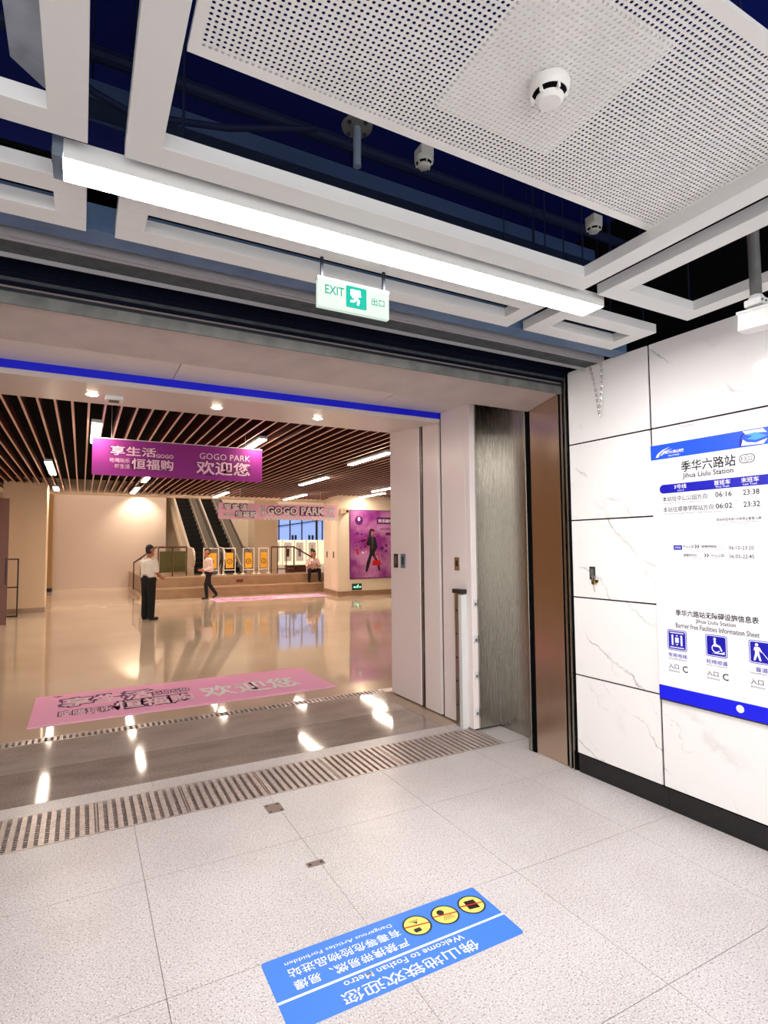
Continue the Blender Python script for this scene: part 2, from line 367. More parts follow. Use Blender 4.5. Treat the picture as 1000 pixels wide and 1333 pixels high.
struct(MB().box(-4.8, -4.6, 3.2, 5.85, 0, 3.6).build('wall_portal_far', m_panel), 'white panelled far side of the passage')
# tracks and slots above the opening
tk = struct(MB().box(-4.8, 3.3, 2.58, 3.18, 3.30, 3.32).build('trim_1', m_voidblk), 'dark shutter slot with grey metal tracks')
MB().box(-4.8, 3.3, 2.565, 2.685, 3.02, 3.14).build('track_beam', m_trk1, tk, bevel=.003)
MB().box(-4.8, 3.3, 2.685, 2.76, 3.06, 3.16).build('track_web', m_trk0, tk)
MB().box(-4.8, 3.3, 2.76, 2.775, 3.02, 3.14).build('track_rib', m_rib, tk)
MB().box(-4.8, 3.3, 2.785, 2.80, 3.015, 3.14).build('track_rib', m_rib, tk)
MB().box(-4.8, 3.3, 2.80, 2.93, 3.02, 3.14).build('track_plate', m_trk2, tk)
MB().box(-4.8, 3.3, 2.93, 2.938, 3.0, 3.14).build('track_lip', m_rib, tk)
MB().box(-4.8, 3.3, 2.955, 3.10, 3.13, 3.2).build('slot_roof', m_trk0, tk)
MB().box(-4.8, 3.3, 3.10, 3.125, 3.02, 3.2).build('shutter_edge', m_trk0, tk)
for k, (y, z) in enumerate(((3.135, 3.0), (3.15, 2.985), (3.165, 2.97))):
    MB().box(-4.8, 3.3, y, y+.010, z, 3.25).build('shutter_slat', m_trk2 if k == 1 else m_trk0, tk)

# =================================================================== hall shell
HZ = 3.45
bw = struct(MB().box(-9, 14, 30.6, 30.8, 0, 9).build('wall_back', m_cream), 'cream wall at the back of the atrium')
struct(MB().box(-2.6, 3.35, 27.1, 27.4, 0, 9).build('wall_behind_stairs', m_wallw), 'plain warm white wall behind the steps')
struct(MB().box(-9.2, -9, 5.9, 30.8, 0, 9).build('wall_hall_left', m_beige), 'beige hall wall')
struct(MB().box(14, 14.2, 5.8, 30.8, 0, 9).build('wall_hall_right', m_beige), 'beige hall wall')
struct(MB().box(3.9, 14, 5.78, 5.85, 0, 9).build('wall_hall_front', m_beige), 'beige hall wall beside the passage')
struct(MB().box(-9, -4.8, 5.78, 5.85, 0, 9).build('wall_hall_near', m_beige), 'beige hall wall beside the passage')
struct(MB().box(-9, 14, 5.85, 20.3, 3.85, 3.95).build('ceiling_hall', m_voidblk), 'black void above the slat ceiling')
struct(MB().box(-9, 14, 19.9, 30.8, 9, 9.1).build('ceiling_atrium', m_wallw), 'high atrium ceiling')
tb = struct(MB().box(-9, 14, 19.75, 20.3, 3.40, 4.4).build('trim_2', m_cream), 'cream edge beam ending the slat ceiling')
MB().box(-9, 14, 20.3, 20.4, 4.4, 9).build('upper_fascia', m_wallw, tb)
struct(MB().box(-9, -2.05, 5.85, 19.75, HZ-.02, HZ+.02).build('ceiling_border', m_cream), 'cream ceiling border beside the slats')
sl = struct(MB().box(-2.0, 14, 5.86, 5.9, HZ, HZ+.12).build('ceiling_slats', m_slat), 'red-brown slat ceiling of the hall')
k = 0; me_sl = None
x = -1.93
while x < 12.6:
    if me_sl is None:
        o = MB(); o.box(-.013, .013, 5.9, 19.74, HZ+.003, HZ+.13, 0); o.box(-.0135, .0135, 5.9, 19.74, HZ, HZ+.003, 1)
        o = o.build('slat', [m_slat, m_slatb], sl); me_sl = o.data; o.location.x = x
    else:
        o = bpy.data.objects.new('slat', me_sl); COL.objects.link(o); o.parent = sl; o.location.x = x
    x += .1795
# columns, pier, left door frame
cl = struct(MB().box(-1.85, -.85, 17.75, 18.7, 0, 3.5).build('column_left', m_beige), 'beige square column at the left of the hall')
MB().box(-1.86, -.84, 17.735, 18.71, 0, .13).build('column_skirting', m_stepstone, cl)
c2 = struct(MB().box(-2.2, -1.02, 25.9, 26.9, 0, 9).build('column_tan', m_tanpaint), 'tan column further back')
MB().box(-2.21, -1.01, 25.885, 26.9, 0, .15).build('column_skirting', m_darkmetal, c2)
pr = struct(MB().prism([(7.74, 17.74), (14, 17.74), (14, 19.74), (8.03, 19.74)], Vector((0, 0, 0)), X_, Y_, Z_, 0, 3.5).build('wall_pier', m_cream), 'cream wall pier carrying the purple poster')
MB().prism([(7.725, 17.72), (14, 17.72), (14, 19.75), (8.015, 19.75)], Vector((0, 0, 0)), X_, Y_, Z_, 0, .16).build('pier_skirting', m_stepstone, pr)
pd = Vector((.29, 2.0, 0)).normalized(); pn = Vector((-pd.y, pd.x, 0)); po = Vector((7.74, 17.74, 0))
for a, b in ((.10, .98), (1.02, 1.92)):
    q = MB().fbox(po, pd, Z_, pn, a, b, .17, 3.3, 0, .014).build('hydrant_door', m_cream, pr, bevel=.004)
    MB().fbox(po, pd, Z_, pn, (a+b)/2-.05, (a+b)/2+.05, 1.3, 1.52, .0141, .03).build('door_pull', m_darkmetal, q)
struct(MB().box(6.6, 7.65, 24.2, 25.2, 0, 9).build('column_cream', m_cream), 'cream column behind the escalators')
# raised platform with two seating tiers
ps = struct(MB().box(1.85, 13.9, 20.42, 30.6, 0, .70).build('platform', m_stepstone), 'raised beige stone platform')
MB().box(1.85, 13.9, 20.40, 20.425, .35, .66).build('riser', m_stepstone, ps)
MB().box(1.85, 13.9, 20.385, 20.44, .66, .703).build('nosing', m_stepedge, ps)
MB().box(1.85, 13.9, 20.02, 20.42, 0, .31).build('lower_tier', m_stepstone, ps)
MB().box(1.85, 13.9, 20.0, 20.42, .31, .352).build('nosing', m_stepedge, ps)
MB().box(1.70, 1.85, 20.0, 25.2, 0, .12).build('side_kerb', m_stepedge, ps)

# =================================================================== ceiling frames of the near room (things)
def ceil_frame(label, x0, x1, y0, y1, wbar=.107, h=.055, z=3.0, legs=True):
    t = thing('ceiling_frame', ((x0+x1)/2, (y0+y1)/2, z), label, 'ceiling frame', 'white open ceiling frames')
    e = wbar
    for (a, b, c, d) in ((x0, x1, y1-e, y1), (x0, x1, y0, y0+e), (x0, x0+e, y0+e, y1-e), (x1-e, x1, y0+e, y1-e)):
        MB().box(a, b, c, d, z, z+h).build('bar', m_white, t, bevel=.0015)
    for (x, y) in ((x0+.05, y0+.05), (x1-.05, y0+.05), (x0+.05, y1-.05), (x1-.05, y1-.05)):
        MB().tube([(x, y, z+h), (x, y, 4.1)], .004, 6).build('hanger_rod', m_voidpipe, t)
    return t
ceil_frame('large white open ceiling frame around the perforated panel', .098, 2.238, .31, 1.99)
ceil_frame('white open ceiling frame at the top left corner showing a concrete beam', -2.15, -.010, .31, 1.975)
ceil_frame('white open ceiling frame the security camera pole passes through', 2.345, 3.095, .31, 1.99)
ceil_frame('narrow white ceiling frame left of the lamp end', -2.15, -.011, 2.20, 2.545)
ceil_frame('long narrow white ceiling frame above the exit sign', .095, 2.213, 2.20, 2.545)
ceil_frame('short narrow white ceiling frame next to the hanging chain', 2.33, 3.10, 2.195, 2.535)
# perforated panel with real holes
def perforated():
    X0, X1, Y0, Y1, z = .225, 2.147, .765, 1.535, 3.055
    t = thing('perforated_panel', ((X0+X1)/2, (Y0+Y1)/2, z), 'white perforated metal ceiling panel with a smoke detector', 'ceiling panel')
    p = .0168; nx = int((X1-X0-.05)/p); ny = int((Y1-Y0-.05)/p); ox = X0+(X1-X0-nx*p)/2; oy = Y0+(Y1-Y0-ny*p)/2
    r = .0054; N = 8; vs = []; fs = []
    grid = {}
    for i in range(nx+1):
        for j in range(ny+1): grid[i, j] = len(vs); vs.append((ox+i*p, oy+j*p, z))
    for i in range(nx):
        for j in range(ny):
            cx, cy = ox+(i+.5)*p, oy+(j+.5)*p; b0 = len(vs)
            for k in range(N):
                t_ = 2*math.pi*(k+.5)/N; vs.append((cx+r*math.cos(t_), cy+r*math.sin(t_), z))
            for k in range(N):
                t_ = 2*math.pi*(k+.5)/N; vs.append((cx+r*math.cos(t_), cy+r*math.sin(t_), z+.0025))
            c = (grid[i+1, j+1], grid[i, j+1], grid[i, j], grid[i+1, j])   # at 45,135,225,315 deg
            # hole verts k at 22.5,67.5,112.5 ...
            for q in range(4):
                a, b = b0+2*q, b0+(2*q+1) % N; nb = b0+(2*q+2) % N
                fs.append((c[q], b, a)); fs.append((c[q], c[(q+1) % 4], nb, b))
            for k in range(N): fs.append((b0+k, b0+(k+1) % N, b0+N+(k+1) % N, b0+N+k))
    base = WL[t.name]
    me = bpy.data.meshes.new('sheet'); me.from_pydata([Vector(v)-base for v in vs], [], fs); me.materials.append(m_white_in)
    o = bpy.data.objects.new('sheet', me); COL.objects.link(o); o.parent = t; WL[o.name] = base
    b = MB(); xe, ye = ox+nx*p, oy+ny*p
    b.box(X0, X1, Y0, oy, z, z+.018).box(X0, X1, ye, Y1, z, z+.018).box(X0, ox, oy, ye, z, z+.018).box(xe, X1, oy, ye, z, z+.018)
    b.build('rim', m_white_in, t)
    MB().box(.935, 1.405, .905, 1.39, z+.003, z+.02).build('backing_plate', m_white_in, t)
    for (x, y) in ((X0+.3, Y0+.2), (X1-.3, Y0+.2), (X0+.3, Y1-.03), (X1-.3, Y1-.03)): MB().tube([(x, y, z+.018), (x, y, 4.1)], .004, 6).build('hanger_rod', m_voidpipe, t)
perforated()
def detector(label, c, s=1, base=True, mm=m_white_in):
    t = thing('smoke_detector', c, label, 'smoke detector', 'ceiling smoke detectors')
    MB().lathe(c, [(.052*s, 0), (.054*s, -.008*s), (.052*s, -.022*s), (.046*s, -.03*s)], 28).build('base', mm, t, smooth=True)
    MB().lathe(c, [(.044*s, -.03*s), (.036*s, -.040*s)], 28).build('vent_ring', m_voidblk, t, smooth=True)
    MB().lathe(c, [(.0365*s, -.037*s), (.036*s, -.045*s), (.028*s, -.053*s), (.004*s, -.055*s)], 28).build('sensor_cap', mm, t, smooth=True)
    for k in range(6):
        a = k*math.pi/3+.3
        MB().fbox(Vector(c), Vector((math.cos(a), math.sin(a), 0)), Vector((-math.sin(a), math.cos(a), 0)), Z_, .034*s, .047*s, -.003*s, .003*s, -.045*s, -.028*s).build('vent_post', mm, t)
    return t
detector('white smoke detector mounted on the perforated ceiling panel', (1.185, 1.155, 3.055), 1.12)
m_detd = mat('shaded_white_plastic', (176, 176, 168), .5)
def void_detector(label, c, drop):
    t = detector(label, c, .75, mm=m_detd)
    MB().tube([Vector(c), Vector(c)+Z_*drop], .012, 8).build('conduit', m_voidpipe, t)
    MB().box(c[0]-.03, c[0]+.03, c[1]-.03, c[1]+.03, c[2], c[2]+.04).build('junction_box', m_detd, t, bevel=.004)
void_detector('smoke detector hanging in the dark void beside the perforated panel', (1.215, 1.885, 3.30), .8)
void_detector('smoke detector in the dark void near the right end of the panel', (2.23, 1.90, 3.30), .8)
# pendant pipe with flange
c = Vector((.93, 1.93, 3.36)); t = thing('pendant_pipe', c, 'grey flanged pipe stub hanging in the dark ceiling void', 'pipe')
MB().lathe(c, [(.06, 0), (.062, .01), (.05, .022), (.024, .03)], 20).build('flange', m_oldgrey, t, smooth=True)
for k in range(4):
    a = k*math.pi/2+.4; MB().lathe(c+Vector((.045*math.cos(a), .045*math.sin(a), -.006)), [(.008, 0), (.008, .02)], 8).build('bolt', m_trackdk, t)
MB().tube([c, c-Z_*.16], .016, 12).build('pipe', m_galv, t, smooth=True)
MB().tube([c+Z_*.03, c+Z_*.74], .012, 8).build('upper_rod', m_voidpipe, t)
# void services
t = thing('concrete_beam', (-.16, 1.4, 3.4), 'stained grey concrete beam seen through the top left ceiling frame', 'beam')
MB().prism([(-.245, .2), (-.07, .2), (-.07, 2.38), (-.16, 2.33), (-.254, 2.23)], Vector((0, 0, 3.4)), X_, Y_, Z_, 0, .7).build('beam_body', m_concrete, t)
def conduit(label, pts, r, m=m_voidpipe):
    t = MB().tube(pts, r, 10).build('conduit', m, None, smooth=True); tag(t, label, 'conduit'); return t
conduit('navy conduit crossing the ceiling void behind the pipe stub', [(-3, 2.45, 3.7), (3.4, 2.45, 3.7)], .03)
conduit('dark blue cable drooping behind the ceiling frames', [(-.2, 2.3, 3.56), (.0, 2.36, 3.47), (.15, 2.36, 3.43), (.5, 2.3, 3.46), (.9, 2.3, 3.6)], .014, m_voidpipe)
m_tray = mat('blue_grey_tray', (34, 56, 92), .6)
tray = thing('cable_tray', (1.2, 2.6, 3.6), 'blue-grey cable tray in the dark ceiling void', 'cable tray')
MB().box(-.05, 3.0, 2.565, 2.70, 3.60, 3.605).build('tray_floor', m_tray, tray)
for y in (2.555, 2.70): MB().box(-.05, 3.0, y, y+.01, 3.59, 3.67).build('tray_side', m_tray, tray)
for x in (.0, 1.2, 2.4): MB().tube([(x, 2.56, 3.6), (x, 2.56, 4.1)], .004, 6).build('hanger_rod', m_voidpipe, tray)
MB().tube([(-.05, 2.63, 3.63), (.6, 2.62, 3.64), (3.0, 2.64, 3.63)], .02, 8).build('cable', m_voidpipe, tray)
# linear lamp
t = thing('linear_lamp', (1.2, 2.1, 2.985), 'long glowing white linear ceiling lamp in two sections', 'ceiling lamp')
LY0, LY1, LZ = 2.035, 2.175, 2.972
for a, b in ((-.078, 1.170), (1.174, 2.437)):
    MB().box(a, b, LY0+.003, LY1-.003, LZ+.001, LZ+.016).build('diffuser', m_lamp_near, t)
for y in (LY0, LY1-.0025): MB().box(-.08, 2.438, y, y+.0025, LZ, LZ+.065).build('side_cheek', m_white, t)
MB().box(-.095, 2.446, LY0+.004, LY1-.004, LZ+.0165, LZ+.065).build('housing', m_white, t)
e = MB().box(-.112, -.080, LY0, LY1, LZ, LZ+.07).build('end_cap', m_galv, t, bevel=.003)
for y in (LY0+.03, LY0+.06, LY0+.09): MB().lathe((-.1121, y, LZ+.035), [(.008, 0), (.008, .004)], 10, axis=-X_).build('socket', m_trackdk, e)
MB().box(2.438, 2.450, LY0, LY1, LZ, LZ+.07).build('end_cap', m_white, t, bevel=.003)
for x in (.3, 2.1): MB().tube([(x, 2.105, LZ+.065), (x, 2.105, 4.1)], .005, 6).build('hanger_rod', m_voidpipe, t)
# exit sign
ey = 2.28
t = thing('exit_sign', (1.08, ey, 2.77), 'glowing white and green exit sign hanging under the ceiling frames', 'exit sign')
MB().box(.902, 1.262, ey, ey+.025, 2.768, 2.905).build('sign_box', m_signwhite, t, bevel=.002)
MB().box(.900, 1.264, ey-.001, ey+.026, 2.893, 2.907).build('top_channel', m_oldgrey, t)
fr = (Vector((0, ey-.0008, 0)), X_, Z_, -Y_)
flat(rrect(1.038, 1.142, 2.790, 2.890, .008), fr, m_signgreen, t, 'running_man_panel')
text('EXIT', fr, .935, 1.028, 2.832, 2.872, m_signtext, t, .01, .0012)
text('出口', fr, 1.168, 1.236, 2.822, 2.858, m_signtext, t, .01, .0012)
def runman(fr, cx, cy, s, m, parent):
    """running figure pictogram"""
    def seg(p, q, wd):
        p = Vector(p); q = Vector(q); d = (q-p).normalized(); n = Vector((-d.y, d.x))*wd/2
        return [(cx+s*(v.x), cy+s*(v.y)) for v in (p-n, q-n, q+n, p+n)]
    O, R, U, N = fr; b = MB()
    b.prism([(cx+s*a, cy+s*c_) for a, c_ in circ(.12, .36, .085, 14)], O, R, U, N, .0012, .0018)
    for p, q, wd in (((.08, .26), (-.04, -.02), .17), ((-.04, -.02), (.14, -.14), .1), ((.14, -.14), (.08, -.36), .09), ((-.04, -.04), (-.14, -.2), .1), ((-.14, -.2), (-.34, -.22), .09), ((.08, .22), (.26, .12), .07), ((.05, .22), (-.16, .12), .07), ((-.16, .12), (-.24, -.02), .06)):
        b.prism(seg(p, q, wd), O, R, U, N, .0012, .0018)
    return b.build('running_figure', m, parent)
runman(fr, 1.09, 2.838, .085, m_pwhite, t)
flat(rrect(1.06, 1.112, 2.846, 2.876, .002), fr, m_exitdk, t, 'doorway_mark', 0, .0011)
for x in (.925, 1.24): MB().box(x-.006, x+.006, ey+.006, ey+.018, 2.905, 3.02).build('hanger', m_trackdk, t)
# security camera
t = thing('security_camera', (2.79, 1.45, 3.2), 'white bullet security camera on a grey ceiling pole', 'security camera')
MB().tube([(2.79, 1.45, 2.865), (2.79, 1.45, 3.22)], .025, 14).build('pole', m_oldgrey, t, smooth=True)
MB().tube([(2.79, 1.45, 3.22), (2.79, 1.45, 4.1)], .006, 6).build('upper_rod', m_voidblk, t)
MB().lathe((2.79, 1.45, 2.845), [(.03, 0), (.034, .01), (.026, .024)], 16).build('swivel', m_white_in, t, smooth=True)
MB().box(2.755, 2.825, 1.41, 1.49, 2.815, 2.85).build('bracket', m_white_in, t, bevel=.006)
for dx, dy in ((-.03, -.041), (.0, -.041), (.028, -.041)): MB().lathe((2.79+dx, 1.45+dy, 2.83), [(.005, 0), (.005, .003)], 8, axis=-Y_).build('screw', m_trackdk, t)
ca = Vector((.04, -1, -.06)).normalized(); cs = ca.cross(Z_).normalized(); cu = cs.cross(ca)
o0 = Vector((2.79, 1.47, 2.752))
b_ = MB().fbox(o0, ca, cs, cu, -.05, .22, -.042, .042, -.046, .042).build('camera_body', m_white_in, t, bevel=.008)
MB().fbox(o0, ca, cs, cu, -.055, .26, -.047, .047, .036, .05).build('sun_shield', m_white_in, t, bevel=.004)
MB().lathe(o0+ca*.22, [(.036, 0), (.036, .01), (.03, .012)], 18, axis=ca).build('lens_ring', m_trackdk, b_)
# hanging chain
def chain():
    pts = []
    a, b, c_ = WP(-.235, 3.12, .05), WP(-.325, 2.63, .04), WP(-.362, 3.10, .05)
    for k in range(24):
        u = k/23; p = a.lerp(b, u); p += wu*(-.012*math.sin(math.pi*u)); pts.append(p)
    for k in range(1, 24):
        u = k/23; p = b.lerp(c_, u); p += wu*(.012*math.sin(math.pi*u))*-1; pts.append(p)
    mb = MB()
    for i, (p, q) in enumerate(zip(pts, pts[1:])):
        d = (q-p).normalized(); n1 = d.orthogonal().normalized(); n2 = d.cross(n1)
        if i % 2: n1, n2 = n2, n1
        cc = (p+q)/2; L = (q-p).length*.62; ring = []
        for k in range(10):
            tt = 2*math.pi*k/10; ring.append(cc+d*(L*math.cos(tt))+n1*(.0065*math.sin(tt)))
        ring.append(ring[0]); mb.tube(ring, .0022, 5, caps=False)
    o = mb.build('hanging_chain', m_chrome, None, smooth=True); tag(o, 'thin metal chain loop hanging in front of the marble wall', 'chain')
    s = MB().tube([a, WP(-.235, 4.1, .05)], .003, 6); s.tube([c_, WP(-.362, 4.1, .05)], .003, 6); s.build('chain_cord', m_trackdk, o)
chain()
# lock plate with padlock
t = thing('lock_plate', WP(-.19, 1.49), 'small dark latch plate with a brass padlock on marble tile', 'lock')
wbox(MB(), -.215, -.165, 1.44, 1.535, 0, .006).build('plate', m_lock, t, bevel=.001)
wbox(MB(), -.205, -.175, 1.455, 1.52, .006, .010).build('latch', m_oldgrey, t, bevel=.001)
wbox(MB(), -.225, -.195, 1.405, 1.44, .008, .026).build('padlock_body', m_brass, t, bevel=.003)
MB().tube([WP(-.219, 1.44, .017), WP(-.219, 1.462, .017), WP(-.21, 1.472, .017), WP(-.201, 1.462, .017), WP(-.201, 1.44, .017)], .003, 6).build('shackle', m_chrome, t)
MB().tube([WP(-.212, 1.405, .02), WP(-.215, 1.375, .02), WP(-.222, 1.352, .02)], .0025, 5).build('key', m_chrome, t)
wbox(MB(), -.245, -.225, 1.42, 1.44, .008, .02).build('fob', m_pblack, t, bevel=.002)

# =================================================================== station information board
BO = (P0+wn*.0185, -wu, Z_, wn)     # board face: x = -s
t = thing('station_board', WP(-1.13, .70), 'white and blue station timetable and facilities board on marble wall', 'information board')
wbox(MB(), -1.555, -.706, .70, 2.35, .0, .018).build('board', m_board, t, bevel=.001)
def bp(poly, m, name, d0=0, d1=.0006): return flat(poly, BO, m, t, name, d0, d1)
def bt(s, x0, x1, y0, y1, m=m_pblack, bold=.006, d=.0012, parent=None): return text(s, BO, x0, x1, y0, y1, m, parent or t, bold, d)
def R4(x0, x1, y0, y1): return [(x0, y0), (x1, y0), (x1, y1), (x0, y1)]
bp(R4(.706, 1.555, 2.253, 2.35), m_pblue, 'header_band'); bp(R4(.706, 1.555, .70, .788), m_pfoot, 'footer_band')
bp(R4(.706, 1.555, .692, .70), m_pblack, 'bottom_edge')
# swoosh logo and emblem
bp([(.742, 2.268), (.755, 2.29), (.79, 2.312), (.845, 2.326), (.80, 2.308), (.772, 2.288), (.762, 2.268)], m_pwhite, 'logo_swoosh', 0, .0012)
bp([(.775, 2.278), (.80, 2.302), (.86, 2.312), (.81, 2.297), (.785, 2.277)], m_pwhite, 'logo_swoosh', 0, .0012)
bt('FMETRO佛山地铁', .80, .935, 2.282, 2.303, m_pwhite, .02); bt('佛山市地铁', .83, .905, 2.264, 2.275, m_pwhite)
bp([(1.28, 2.325), (1.31, 2.345), (1.28, 2.305), (1.31, 2.27), (1.27, 2.258), (1.27, 2.29)], m_pnavy, 'emblem_piece', 0, .0010)
bp([(1.29, 2.345), (1.40, 2.345), (1.42, 2.32), (1.36, 2.328), (1.31, 2.322)], m_pwhite, 'emblem_piece', 0, .0012)
bp([(1.30, 2.325), (1.36, 2.33), (1.42, 2.30), (1.36, 2.285), (1.31, 2.298), (1.345, 2.31)], m_teal, 'emblem_piece', 0, .0013)
bp([(1.28, 2.262), (1.29, 2.298), (1.31, 2.28), (1.36, 2.27), (1.42, 2.285), (1.40, 2.258)], m_pwhite, 'emblem_piece', 0, .0012)
bt('季华六路站', .912, 1.245, 2.152, 2.222, bold=.014); bt('Jihua Liulu Station', .920, 1.230, 2.103, 2.146, bold=.016)
bp(rrect(1.264, 1.350, 2.160, 2.212, .024), m_pgrey, 'line_badge', 0, .0006); bp(rrect(1.269, 1.345, 2.165, 2.207, .019), m_board, 'line_badge', 0, .0009)
bt('F3', 1.276, 1.302, 2.174, 2.198, m_pgrey); bt('22', 1.312, 1.338, 2.174, 2.198, m_pgrey); bp(R4(1.3055, 1.308, 2.165, 2.207), m_pgrey, 'badge_rule', 0, .0013)
bp(rrect(.760, 1.50, 2.026, 2.084, .028), m_pnavy, 'table_band')
bt('3号线', .862, .942, 2.050, 2.077, m_pwhite, .01); bt('Line 3', .885, .925, 2.034, 2.044, m_pwhite)
bt('首班车', 1.115, 1.210, 2.048, 2.078, m_pwhite, .01); bt('First Train', 1.125, 1.203, 2.033, 2.044, m_pwhite)
bt('末班车', 1.270, 1.366, 2.048, 2.078, m_pwhite, .01); bt('Last Train', 1.28, 1.356, 2.033, 2.044, m_pwhite)
bt('本站往中山公园方向', .779, 1.070, 1.972, 2.006, bold=.005); bt('This station towards Zhongshan Park', .779, 1.035, 1.955, 1.966, m_pgrey)
bt('06:16', 1.119, 1.215, 1.976, 2.008, bold=.014); bt('23:38', 1.277, 1.366, 1.976, 2.008, bold=.014)
bp(R4(.779, 1.49, 1.9475, 1.949), m_pgrey, 'rule')
bt('本站往顺德学院站方向', .781, 1.106, 1.903, 1.938, bold=.005); bt('This station towards Shunde College Railway Station', .781, 1.15, 1.886, 1.897, m_pgrey)
bt('06:02', 1.119, 1.215, 1.907, 1.939, bold=.014); bt('23:32', 1.277, 1.366, 1.907, 1.939, bold=.014)
bt('本站末班车前1分钟停止售票入闸', 1.119, 1.368, 1.832, 1.850); bt('Last train tickets stop selling one minute before departure', 1.122, 1.36, 1.820, 1.828, m_pgrey); bt('at this station, thank you', 1.122, 1.325, 1.809, 1.816, m_pgrey)
bp(R4(.842, .898, 1.660, 1.690), m_pnavy, 'line_tag'); bt('3号线', .85, .89, 1.667, 1.683, m_pwhite)
bt('中山公园', .905, .975, 1.672, 1.690); bt('Zhongshan Park', .907, .965, 1.662, 1.668, m_pgrey)
bt('顺德学院站', 1.022, 1.115, 1.672, 1.690); bt('Shunde College Railway', 1.022, 1.17, 1.662, 1.668, m_pgrey)
bt('06:10-23:20', 1.185, 1.322, 1.662, 1.684)
bt('顺德学院站', .906, .992, 1.618, 1.636); bt('Shunde College Railway', .906, 1.03, 1.608, 1.614, m_pgrey)
bt('中山公园', 1.08, 1.155, 1.618, 1.636); bt('Zhongshan Park', 1.082, 1.145, 1.608, 1.614, m_pgrey); bt('06:05-22:45', 1.185, 1.322, 1.612, 1.634)
bp(R4(.905, 1.32, 1.652, 1.6528), m_pgrey, 'rule')
for cx, cy in ((.985, 1.681), (1.0, 1.681), (1.042, 1.627), (1.057, 1.627)):
    bp([(cx-.007, cy-.011), (cx, cy-.011), (cx+.009, cy), (cx, cy+.011), (cx-.007, cy+.011), (cx+.002, cy)], m_pblack, 'chevron')
bt('季华六路站无障碍设施信息表', .838, 1.330, 1.243, 1.283, bold=.014); bt('Jihua Liulu Station', .966, 1.204, 1.204, 1.236); bt('Barrier free Facilities Information Sheet', .836, 1.330, 1.168, 1.199)
def icon(cx):
    bp(rrect(cx-.064, cx+.064, 1.022, 1.152, .014), m_pnavy, 'icon_border', 0, .0006); bp(rrect(cx-.060, cx+.060, 1.026, 1.148, .012), m_board, 'icon_gap', 0, .0009)
    bp(rrect(cx-.056, cx+.056, 1.030, 1.144, .010), m_pnavy, 'icon_field', 0, .0011)
for cx in (.840, 1.086, 1.333): icon(cx)
cx = .84
for a, b, c_, d in ((-.036, -.024, 1.055, 1.12), (.024, .036, 1.055, 1.12), (-.012, .012, 1.072, 1.104), (-.046, .046, 1.038, 1.044), (-.046, .046, 1.13, 1.136)): bp(R4(cx+a, cx+b, c_, d), m_pwhite, 'lift_mark', 0, .0014)
bp([(cx-.008, 1.112), (cx+.008, 1.112), (cx, 1.122)], m_pwhite, 'lift_mark', 0, .0014); bp([(cx-.008, 1.064), (cx+.008, 1.064), (cx, 1.054)], m_pwhite, 'lift_mark', 0, .0014)
cx = 1.086
bp(circ(cx-.008, 1.128, .008, 14), m_pwhite, 'wheelchair_mark', 0, .0014)
bp([(cx-.014, 1.12), (cx-.002, 1.12), (cx-.001, 1.092), (cx+.022, 1.092), (cx+.036, 1.062), (cx+.028, 1.058), (cx+.016, 1.083), (cx-.014, 1.083)], m_pwhite, 'wheelchair_mark', 0, .0014)
rg = circ(cx-.002, 1.073, .026, 22); ri = circ(cx-.002, 1.073, .020, 22)
O_, R_, U_, N_ = BO; mb = MB()
for k in range(3, 20):
    mb.prism([rg[k], rg[(k+1) % 22], ri[(k+1) % 22], ri[k]], O_, R_, U_, N_, .0, .0014)
mb.build('wheelchair_ring', m_pwhite, t)
bp([(cx-.03, 1.042), (cx+.048, 1.042), (cx+.048, 1.06), (cx+.03, 1.05)], m_pwhite, 'wheelchair_mark', 0, .0014)
cx = 1.322
bp(circ(cx-.01, 1.128, .009, 14), m_pwhite, 'walker_mark', 0, .0014)
bp([(cx-.028, 1.095), (cx-.022, 1.116), (cx+.004, 1.116), (cx+.018, 1.09), (cx+.012, 1.086), (cx+.002, 1.1), (cx+.002, 1.08), (cx+.012, 1.04), (cx+.002, 1.04), (cx-.008, 1.07), (cx-.02, 1.04), (cx-.03, 1.04), (cx-.02, 1.08), (cx-.021, 1.098)], m_pwhite, 'walker_mark', 0, .0014)
bp([(cx+.014, 1.092), (cx+.018, 1.092), (cx+.056, 1.046), (cx+.052, 1.044)], m_pwhite, 'walker_mark', 0, .0014)
for cx, cn, en in ((.840, '专用电梯', 'Accessible Elevator'), (1.086, '轮椅坡道', 'Ramp for Wheelchair'), (1.333, '盲道', 'Sidewalk for Blind')):
    ww = .062 if len(cn) > 2 else .032
    bt(cn, cx-ww, cx+ww, .978, 1.004, m_pnavy); bt(en, cx-.062, cx+.062, .964, .972, m_pgrey)
    bt('入口', cx-.062, cx+.006, .905, .936); bt('Entrance', cx-.060, cx+.012, .886, .897, m_pgrey); bt('C', cx+.030, cx+.064, .893, .934, bold=.014)
bp(circ(1.207, .748, .022, 20), m_pwhite, 'round_mark', 0, .0012)
t['label'] = 'white and blue station timetable and facilities board on marble wall'

